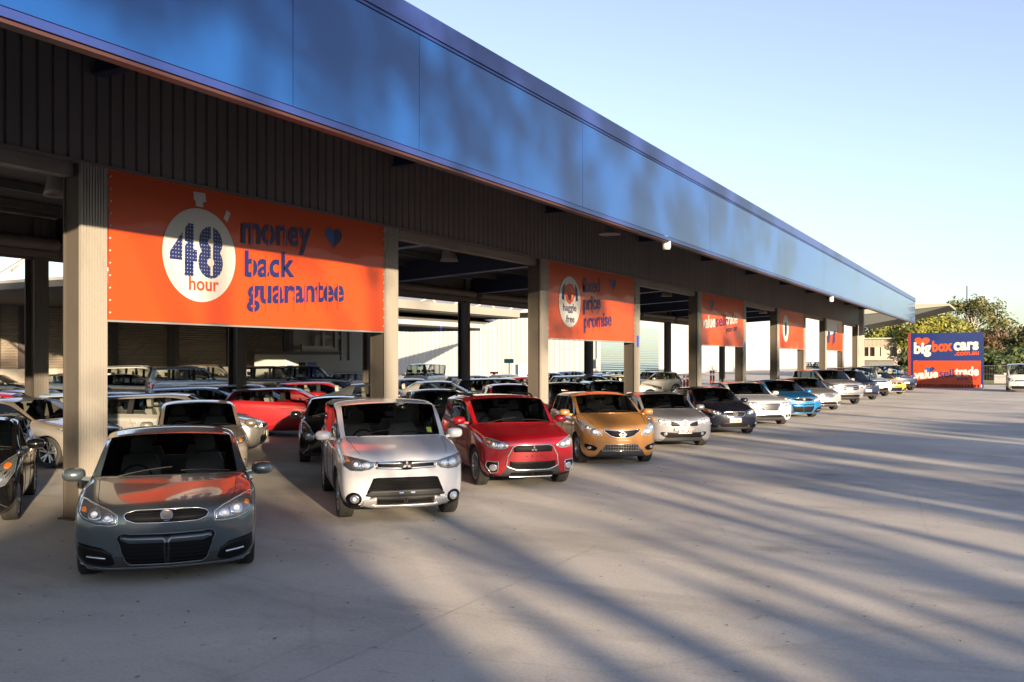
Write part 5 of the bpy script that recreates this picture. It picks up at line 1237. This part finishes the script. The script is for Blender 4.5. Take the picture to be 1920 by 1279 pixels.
def face_white_sedan(pj, part, P):
    headlight(pj, part, [(.46, .82, .71), (.58, .835, .685), (.78, .835, .70), (.84, .83, .76)], [(.56, .76, .055), (.70, .765, .055)], housing=mat('mid_housing', (.25, .27, .29), .2, .6, coat=1))
    grille(pj, part, sym([(0, .785, .545), (.27, .785, .545), (.33, .78, .62), (.365, .775, .70)]), 9, CHROME, .008, bar_m=mat('satin_silver2', (.22, .25, .30), .3, .7), barr=.004)
    grille(pj, part, sym([(0, .385, .30), (.40, .385, .30), (.48, .36, .32)]), 1, None, name='lower_grille')
    b = MB(); pj.line(b, 'f', [(-.60, .395), (.60, .395)], .02, .006, r=.008); part(b, 'chrome_strip', CHROME)
    for sg in (1, -1):
        b = MB(); pj.patch(b, 'f', [(sg*.60, .39, .30), (sg*.80, .41, .32)], .005, 8, 3); part(b, 'side_intake', BLACK)
        b = MB(); pj.patch(b, 'f', ell(sg*.70, .352, .035, .035), .012, 10, 4); part(b, 'fog_lamp', LAMP)
def face_star(pj, part, P):
    headlight(pj, part, [(.42, .70, .655), (.54, .77, .63), (.70, .81, .66), (.82, .82, .75)], [(.55, .70, .055), (.68, .73, .055)], housing=mat('bright_housing', (0,0,0)))
    grille(pj, part, sym([(0, .76, .60), (.24, .755, .60), (.34, .74, .64), (.37, .72, .68)]), 3, CHROME, .014, bar_m=LAMP, barr=.009)
    badge_poly(pj, part, ring_polys(.075, .09) + [[(0, .08), (.012, 0), (-.012, 0)], [(.07, -.04), (0, .012), (-.006, -.01)], [(-.07, -.04), (0, .012), (.006, -.01)]], 0, .68, 1.0, CHROME, .03)
    plate(pj, part, .49, '602 TVK'); grille(pj, part, sym([(0, .40, .28), (.42, .40, .28), (.50, .34, .29)]), 2, LAMP, .006, name='lower_grille')
    for sg in (1, -1):
        b = MB(); pj.patch(b, 'f', [(sg*.56, .40, .30), (sg*.82, .43, .32)], .005, 8, 3); part(b, 'side_intake', BLACK)
        b = MB(); pj.line(b, 'f', [(sg*.58, .37), (sg*.80, .395)], .02, .012, r=.012); part(b, 'daytime_lamp', LAMP)
def face_big_suv(pj, part, P):
    headlight(pj, part, [(.58, 1.02, .86), (.70, 1.05, .84), (.82, 1.06, .86), (.88, 1.05, .92)], [(.66, .945, .055), (.78, .955, .05)])
    grille(pj, part, sym([(0, 1.00, .74), (.42, 1.00, .74), (.54, .98, .78), (.57, .93, .84)]), 2, CHROME, .022, bar_m=CHROME, barr=.016)
    plate(pj, part, .80, '519 SXD'); b = MB(); pj.patch(b, 'f', sym([(0, .66, .56), (.60, .66, .56), (.86, .68, .58)]), .016, 20, 3); part(b, 'chrome_bumper', CHROME)
    grille(pj, part, sym([(0, .52, .40), (.50, .52, .40), (.62, .48, .42)]), 2, None, name='lower_grille')
    for sg in (1, -1):
        b = MB(); pj.patch(b, 'f', ell(sg*.74, .48, .05, .045), .010, 10, 4); part(b, 'fog_lamp', LAMP)
def face_v(pj, part, P):
    z = P['zn']
    headlight(pj, part, [(.42, z-.08, z-.13), (.54, z-.03, z-.17), (.72, z+.02, z-.13), (.83, z+.03, z-.05)], [(.56, z-.10, .045), (.67, z-.07, .045)])
    grille(pj, part, sym([(0, z-.05, z-.26), (.14, z-.05, z-.26), (.30, z-.05, z-.18), (.40, z-.05, z-.12)]), 4, None)
    b = MB(); pj.line(b, 'f', [(-.27, z-.07), (-.11, z-.25), (.11, z-.25), (.27, z-.07)], .02, .012, r=.014); part(b, 'chrome_v', CHROME)
    badge_poly(pj, part, ring_polys(.045, .065), 0, z-.13, 1.0, CHROME, .03)
    grille(pj, part, sym([(0, P['gc']+.24, P['gc']+.12), (.5, P['gc']+.24, P['gc']+.12), (.6, P['gc']+.2, P['gc']+.13)]), 2, None, name='lower_grille'); plate(pj, part, P['gc']+.32, '')
    for sg in (1, -1):
        b = MB(); pj.patch(b, 'f', ell(sg*.72, P['gc']+.22, .05, .045), .008, 10, 4); part(b, 'fog_lamp', LAMP)
def face_swift(pj, part, P):
    hw = P['W']/2; z = P['zn']
    headlight(pj, part, [(.46, z-.10, z-.20), (.55, z+.02, z-.24), (.68, z+.12, z-.20), (.78, z+.17, z-.04)], [(.58, z-.13, .07)], amber=(.69, z+.04, .045), housing=mat('mid_housing', (0,0,0)))
    grille(pj, part, sym([(0, z-.16, z-.22), (.40, z-.16, z-.22)]), 1, None); grille(pj, part, sym([(0, .40, .26), (.36, .40, .26), (.48, .33, .28)]), 2, None, name='lower_grille')
    for sg in (1, -1):
        b = MB(); pj.line(b, 'f', [(sg*.56, .46), (sg*.60, .34), (sg*.70, .27)], .02, .008, r=.010); part(b, 'fog_frame', CHROME)
def face_van(pj, part, P):
    z = P['zn']; hw = P['W']/2
    headlight(pj, part, [(.45, z-.14, z-.20), (.60, z-.06, z-.24), (.76, z+.04, z-.20), (.80, z+.08, z-.08)], [(.62, z-.14, .05)])
    grille(pj, part, sym([(0, z-.14, z-.22), (.42, z-.14, z-.22)]), 2, CHROME, .008); grille(pj, part, sym([(0, .44, .30), (.55, .44, .30), (.68, .38, .32)]), 2, None, name='lower_grille'); plate(pj, part, .52, '')
# ------------------------------------------------------------ front row cars
def car(design, name, P, pm, face=None, **k):
    _o = Proj.__init__
    def init(self, ev): _o(self, ev); self.pm = pm
    Proj.__init__ = init
    try: return make_car(name, P, pm, face, **k)
    finally: Proj.__init__ = _o
def put(o, x, y, head, label, cat, group=None):
    """head = direction the nose points, degrees from -X towards -Y"""
    o.location = (x, y, 0); a = math.atan2(-math.sin(R(head)), -math.cos(R(head))); o.rotation_euler = (0, 0, a)
    return tag(o, label, cat, group)
def front_at(o, P, pL, pR, head, label, cat, group='cars in the front row'):
    """pL, pR pixels where the two front tyres meet the ground"""
    m = (at(*pL) + at(*pR))/2; d = Vector((-math.cos(R(head)), -math.sin(R(head)), 0)); c = m - d*(P['L']/2-P['fo'])
    return put(o, c.x, c.y, head, label, cat, group)
def clone(src, x, y, head, label, cat, group, pm=None):
    def cp(o, par):
        c = o.copy(); COL.objects.link(c); c.parent = par
        for ch in list(o.children): cp(ch, c)
        if pm is not None and o.type == 'MESH' and o.name.split('.')[0] in ('body', 'side_mirror', 'door_handle', 'bumper_bar', 'front_lip', 'badge_boss'):
            c.material_slots[0].link = 'OBJECT'; c.material_slots[0].material = pm
        return c
    return put(cp(src, None), x, y, head, label, cat, group)
# ------------------------------------------------------------ the front row
CR = 'cars in the front row'
D1 = merge('sedan', hero=True, L=4.95, W=1.90, H=1.47, wr=.345, zn=.83, zcowl=1.0, scowl=1.30, srf=2.1, speak=2.7, srr=3.6, srg=4.35, zdeck=1.10, ztail=1.06, fo=.95, ro=1.08, sbp=2.55, sbp2=2.67, scb=3.55, sct=3.4, gc=.16)
o = car('x', 'parked_car', D1, paint('graphite', (.070, .090, .105), .55, .30), face_grey)
front_at(o, D1, (162, 1070), (468, 1059), 48, 'dark grey sedan with round chrome badge, nearest car in the front row', 'car'); GREY = o
D2 = merge('suv', hero=True, L=4.66, W=1.85, H=1.68, zn=.99, zcowl=1.16)
o = car('x', 'parked_car', D2, paint('pearl_white', (.70, .70, .72), .0, .25), face_white_suv, style=1)
front_at(o, D2, (645, 966), (842, 963), 45, 'white suv with black lower grille and silver skid plate', 'car')
D3 = merge('suv', hero=True, L=4.30, W=1.84, H=1.62, zn=.94, zcowl=1.12, fo=.90, ro=.75, srf=1.9, srr=3.75, srg=4.15, scb=3.05, sct=3.0, sbp=2.2, sbp2=2.3)
o = car('x', 'parked_car', D3, paint('ruby_red', (.30, .006, .014), .35, .28), face_red_suv, roof_rails=BLACK, style=1)
front_at(o, D3, (898, 907), (1051, 905), 45, 'ruby red suv with chrome framed trapezoid grille beside the white suv', 'car')
D4 = merge('hatch', hero=True, L=4.30, W=1.77, H=1.54, zn=.90, zcowl=1.10, bf=1.0, br=1.08, scowl=1.0, srf=1.85)
o = car('x', 'parked_car', D4, paint('bronze_gold', (.52, .25, .08), .45, .30), face_gold, seatm=SEATL)
front_at(o, D4, (1085, 867), (1212, 865), 38, 'bronze gold hatchback with wide v shaped grille', 'car')
D5 = merge('sedan', hero=True, L=4.36, W=1.78, H=1.41, zn=.82, zcowl=.98, scowl=1.15, srf=1.85, srr=3.2, srg=3.75)
o = car('x', 'parked_car', D5, paint('steel_silver', (.30, .31, .35), .6, .30), face_silver)
front_at(o, D5, (1205, 835), (1322, 837), 39, 'silver grey car with split grille and diamond badge', 'car')
D6 = merge('sedan', hero=True, L=4.58, W=1.80, H=1.43, zn=.76, bf=.90)
o = car('x', 'parked_car', D6, paint('midnight', (.008, .010, .022), .3, .25), face_navy_sedan)
front_at(o, D6, (1300, 812), (1416, 814), 39, 'midnight black sedan with chrome edged grille and number plate', 'car')
D7 = merge('sedan', hero=True, L=5.04, W=1.90, H=1.49, zn=.88, zcowl=1.04, wr=.36, bf=.98, br=1.05, scowl=1.45, srf=2.15, speak=2.7, srr=3.7, srg=4.4, zdeck=1.1, ztail=1.08, sbp=2.6, sbp2=2.72, scb=3.6, sct=3.45, nose_in=.88, sweep=.22)
o = car('x', 'parked_car', D7, paint('pale_blue_white', (.42, .45, .50), .1, .25), face_white_sedan)
front_at(o, D7, (1370, 795), (1480, 797), 39, 'white sedan with large blue grey trapezoid grille', 'car')
D8 = dict(D1); D8['hero'] = False
o = car('x', 'parked_car', D8, paint('sky_blue', (.008, .13, .33), .4, .28), face_grey)
front_at(o, D8, (1440, 781), (1534, 783), 39, 'bright blue sedan with round chrome badge', 'car'); BLUEC = o
D9 = merge('sedan', L=4.6, W=1.8, H=1.45, zn=.80)
o = car('x', 'parked_car', D9, paint('star_silver', (.36, .36, .37), .6, .28), face_star)
front_at(o, D9, (1490, 768), (1578, 769), 39, 'silver sedan with chrome bar grille next to the blue sedan', 'car'); STAR = o
D10 = merge('suv', L=4.9, W=1.88, H=1.76, zn=1.10, zcowl=1.24, bf=1.14, br=1.2, wr=.38, gc=.26, nose_in=.92, sweep=.18, fo=.9, srr=4.35, srg=4.75, scb=3.5, sct=3.45)
o = car('x', 'parked_car', D10, paint('silver_suv', (.30, .30, .32), .5, .28), face_big_suv)
front_at(o, D10, (1538, 757), (1614, 758), 39, 'big silver suv with massive chrome grille surround', 'car')
D11 = merge('suv', L=4.5, W=1.82, H=1.66, zn=.98)
o = car('x', 'parked_car', D11, paint('navy', (.010, .022, .06), .4, .28), face_v)
front_at(o, D11, (1580, 749), (1645, 750), 39, 'navy blue suv with chrome v grille', 'car')
D12 = merge('boxy', L=4.7, W=1.86, H=1.80, zn=1.04)
o = car('x', 'parked_car', D12, paint('ice_silver', (.36, .42, .46), .4, .3), None)
front_at(o, D12, (1606, 742), (1668, 744), 39, 'pale silver four wheel drive between the navy suv and the yellow sedan', 'car')
o = clone(BLUEC, 0, 0, 33, 'x', 'car', CR, paint('yellow', (.50, .27, .008), .0, .3))
front_at(o, D8, (1640, 738), (1692, 740), 39, 'yellow sedan far along the front row', 'car')
D13 = merge('boxy', L=4.8, W=1.92, H=1.84, wr=.42)
o = car('x', 'parked_car', D13, paint('deep_blue', (.010, .020, .055), .35, .3), None)
front_at(o, D13, (1668, 731.5), (1709, 732.5), 39, 'dark blue four wheel drive farthest along the front row beside the dealer sign', 'car')
# black car cut by the left edge, behind the first column
D14 = merge('hatch', hero=True, L=4.05, W=1.70, H=1.45, wr=.31, fo=.8, ro=.62, scb=2.85, sct=2.8, srr=3.5, srg=3.9, sbp=2.05, sbp2=2.15)
o = car('x', 'parked_car', D14, paint('gloss_black', (.005, .005, .006), .1, .20), face_swift, style=1)
pf = at(28, 974); h14 = 52; d = Vector((-math.cos(R(h14)), -math.sin(R(h14)), 0)); n = Vector((-d.y, d.x, 0))   # left front tyre
c = pf - n*(D14['W']/2-.1) - d*(D14['L']/2-D14['fo']); put(o, c.x, c.y, h14, 'glossy black hatchback cut by the left edge of the photo', 'car', 'cars inside the shed'); BSW = o

# ------------------------------------------------------------ cars inside the shed and in the yard
GI = 'cars inside the shed'
M_ = dict(
 golf=merge('hatch', L=4.25, H=1.50), sedan=merge('sedan'), suv=merge('suv'), wagon=merge('wagon'), boxy=merge('boxy'), hatch2=merge('hatch', L=4.2, H=1.47, zn=.80, bf=.98, br=1.12, srg=4.02, zdeck=1.08), coro=merge('sedan', L=4.55, W=1.78, H=1.47, zn=.82, zcowl=1.02), van=merge('van'))
PROTO = {}
def roofat(kind, px, py, head, pm, label, cat='car', group=GI, dz=0, **k):
    """car whose roof shows at the pixel"""
    P = M_[kind]; p = at(px, py, P['H']+.01+dz)
    if kind not in PROTO:
        f = {'golf': None, 'sedan': face_navy_sedan, 'suv': face_v, 'wagon': None, 'boxy': None, 'hatch2': face_v, 'coro': None, 'van': face_van}[kind]
        o = car('x', 'parked_van' if kind == 'van' else 'parked_car', P, pm, f, glass=GLASS_D, style=0, **k); PROTO[kind] = o; return put(o, p.x, p.y, head, label, cat, group)
    return clone(PROTO[kind], p.x, p.y, head, label, cat, group, pm)
pS = paint('silver', (.22, .22, .215), .5, .3); pW = paint('white', (.40, .40, .39), .0, .3); pB = paint('black', (.008, .008, .010), .2, .25); pR = paint('red', (.20, .006, .010), .2, .28)
pG = paint('dark_grey', (.045, .048, .052), .5, .3); pBG = paint('bronze_silver', (.24, .215, .185), .5, .3); pBL = paint('ice_blue', (.30, .38, .48), .4, .3); pCR = paint('cream', (.36, .32, .25), .1, .3); pN = paint('navy2', (.012, .018, .04), .3, .3)
CARS = [ # kind, roof px, py, heading(from -X towards -Y), paint, label
 ('coro', 50, 744, 102, pBG, 'bronze silver sedan with black window line just left of the first column'),
 ('golf', 338, 735, 128, pS, 'silver hatchback seen from its side between the first column and the bronze sedan'),
 ('sedan', 372, 749, 50, pBG, 'bronze silver sedan parked nose out right behind the dark grey sedan'),
 ('golf', 818, 729, 40, pB, 'black hatchback nose out between the white suv and the ruby suv'),
 ('hatch2', 545, 725, 126, pR, 'red hatchback seen from the side right of the dark inner column'),
 ('hatch2', 955, 719, 36, pR, 'red hatchback nose out behind the ruby red suv'),
 ('golf', 1062, 716.5, 40, pB, 'black hatchback nose out behind the bronze gold hatchback'),
 ('wagon', 468, 717.5, 128, pW, 'white wagon roof behind the side on red hatchback'),
 ('sedan', 712, 716, 128, pG, 'dark grey sedan side on between the small black hatchback and the second front column'),
 ('coro', 832, 713, 124, pS, 'silver sedan side on behind the black hatchback of the second row'),
 ('sedan', 780, 708.5, 128, pBL, 'ice blue sedan roof left of the dark inner column in the second bay'),
 ('wagon', 945, 708, 128, pN, 'navy wagon with arched roof behind the red hatchbacks'),
 ('hatch2', 1005, 705, 128, pR, 'red hatchback roof crossing behind the second front bay column'),
 ('golf', 395, 723, 128, pBL, 'ice blue car with bright arched roofline behind the silver hatchback'),
 ('wagon', 238, 731.5, 128, pBL, 'blue grey wagon partly hidden right of the first column'),
 ('hatch2', 607, 714, 128, pR, 'red hatchback with black rear glass roof above the other red one'),
 ('wagon', 1110, 703, 122, pG, 'dark wagon with sunlit front right of the banner column'),
 ('coro', 1165, 702, 122, pCR, 'cream sedan beside the blue notice column'),
 ('sedan', 84, 727, 128, pBL, 'ice blue sedan between the inner column and the first column'),
 ('golf', 1222, 696, 330, pS, 'silver hatchback facing away beside the red bollards'),
 ('sedan', 14, 733, 128, pR, 'red car roof behind the bronze silver sedan at left'),
 ('sedan', -8, 701, 128, pG, 'grey sedan at the far left beside the inner column'),
 ('wagon', 120, 698, 128, pG, 'dark grey wagon right of the sunlit inner column'),
 ('sedan', 240, 701, 128, pB, 'black sedan with sun shining through its windows'),
 ('coro', 1038, 698, 124, pBL, 'pale roof of a sedan below the third bay banner'),
 ('sedan', 1078, 695, 124, pBL, 'ice blue sedan roof in front of the white warehouse wall'),
 ('coro', 1128, 700, 124, pBL, 'small blue roof left of the pale blue shutter'),
 ('sedan', 1172, 694, 124, pS, 'silver sedan roof below the pale blue shutter'),
 ('golf', 900, 703, 128, pB, 'black hatchback roof right of the second inner column'),
 ('sedan', 958, 701, 128, pS, 'silver sedan roof behind the red tee stand'),
 ('wagon', 1140, 713, 37, pN, 'dark wagon nose out in the shade behind the silver split grille car'),
]
for i, (kd, px, py, hd, pm, lab) in enumerate(CARS): roofat(kd, px, py, hd, pm, lab)
GY = 'vehicles in the back yard'
def yard(kind, px, k, head, pm, label, cat='car', dz=0):
    """car in the yard at depth line k behind the shed"""
    Y = k*.8755; X, d = on_y(px, Y); P = M_[kind]
    if kind not in PROTO:
        PROTO[kind] = car('x', 'parked_van' if kind == 'van' else 'parked_car', P, pm, face_van if kind == 'van' else None, glass=GLASS_D, roof_rails=(kind == 'boxy')); return put(PROTO[kind], X, Y, head, label, cat, GY)
    return clone(PROTO[kind], X, Y, head, label, cat, GY, pm)
yard('boxy', 365, 44, 146, pBL, 'pale blue white four wheel drive wagon in front of the roller shutters')
yard('boxy', 268, 53, 128, pW, 'white four wheel drive wagon catching the sun left of the pale blue one')
yard('boxy', 400, 54, 128, pCR, 'beige four wheel drive wagon behind the pale blue one')
yard('boxy', 515, 42, 140, pB, 'black four wheel drive wagon right of the dark inner column')
yard('boxy', 585, 44, 124, pN, 'dark wagon with clear windows in front of the site office')
yard('golf', 672, 42, 124, pW, 'small white hatchback by the site office')
yard('golf', 130, 52, 128, pW, 'white hatchback far back behind the left inner column')
yard('van', 797, 41, 15, pW, 'white van parked alone against the white wall in the yard', 'van')
D15 = merge('van', L=4.7, W=1.7, H=1.95)
o = clone(PROTO['van'], 0, 0, 0, 'x', 'van', 'vans at the far end'); p = at(1926, 735)
put(o, p.x+1.2, p.y+.45, 2, 'white delivery van cut by the right edge of the photo', 'van', 'vans at the far end')
X, d = on_y(1522, 24.0); o = clone(PROTO['boxy'], X, 23.5, 35, 'black four wheel drive behind the big silver suv inside the shed', 'car', GI, pB)
# swift-like black hatchback nose out in the second line, right of the open gap
P = D14; m = (at(570, 868) + at(690, 862))/2; d = Vector((-math.cos(R(38)), -math.sin(R(38)), 0)); c = m - d*(P['L']/2-P['fo'])
clone(BSW, c.x, c.y, 38, 'small black hatchback with oval headlight left of the white suv', 'car', GI)
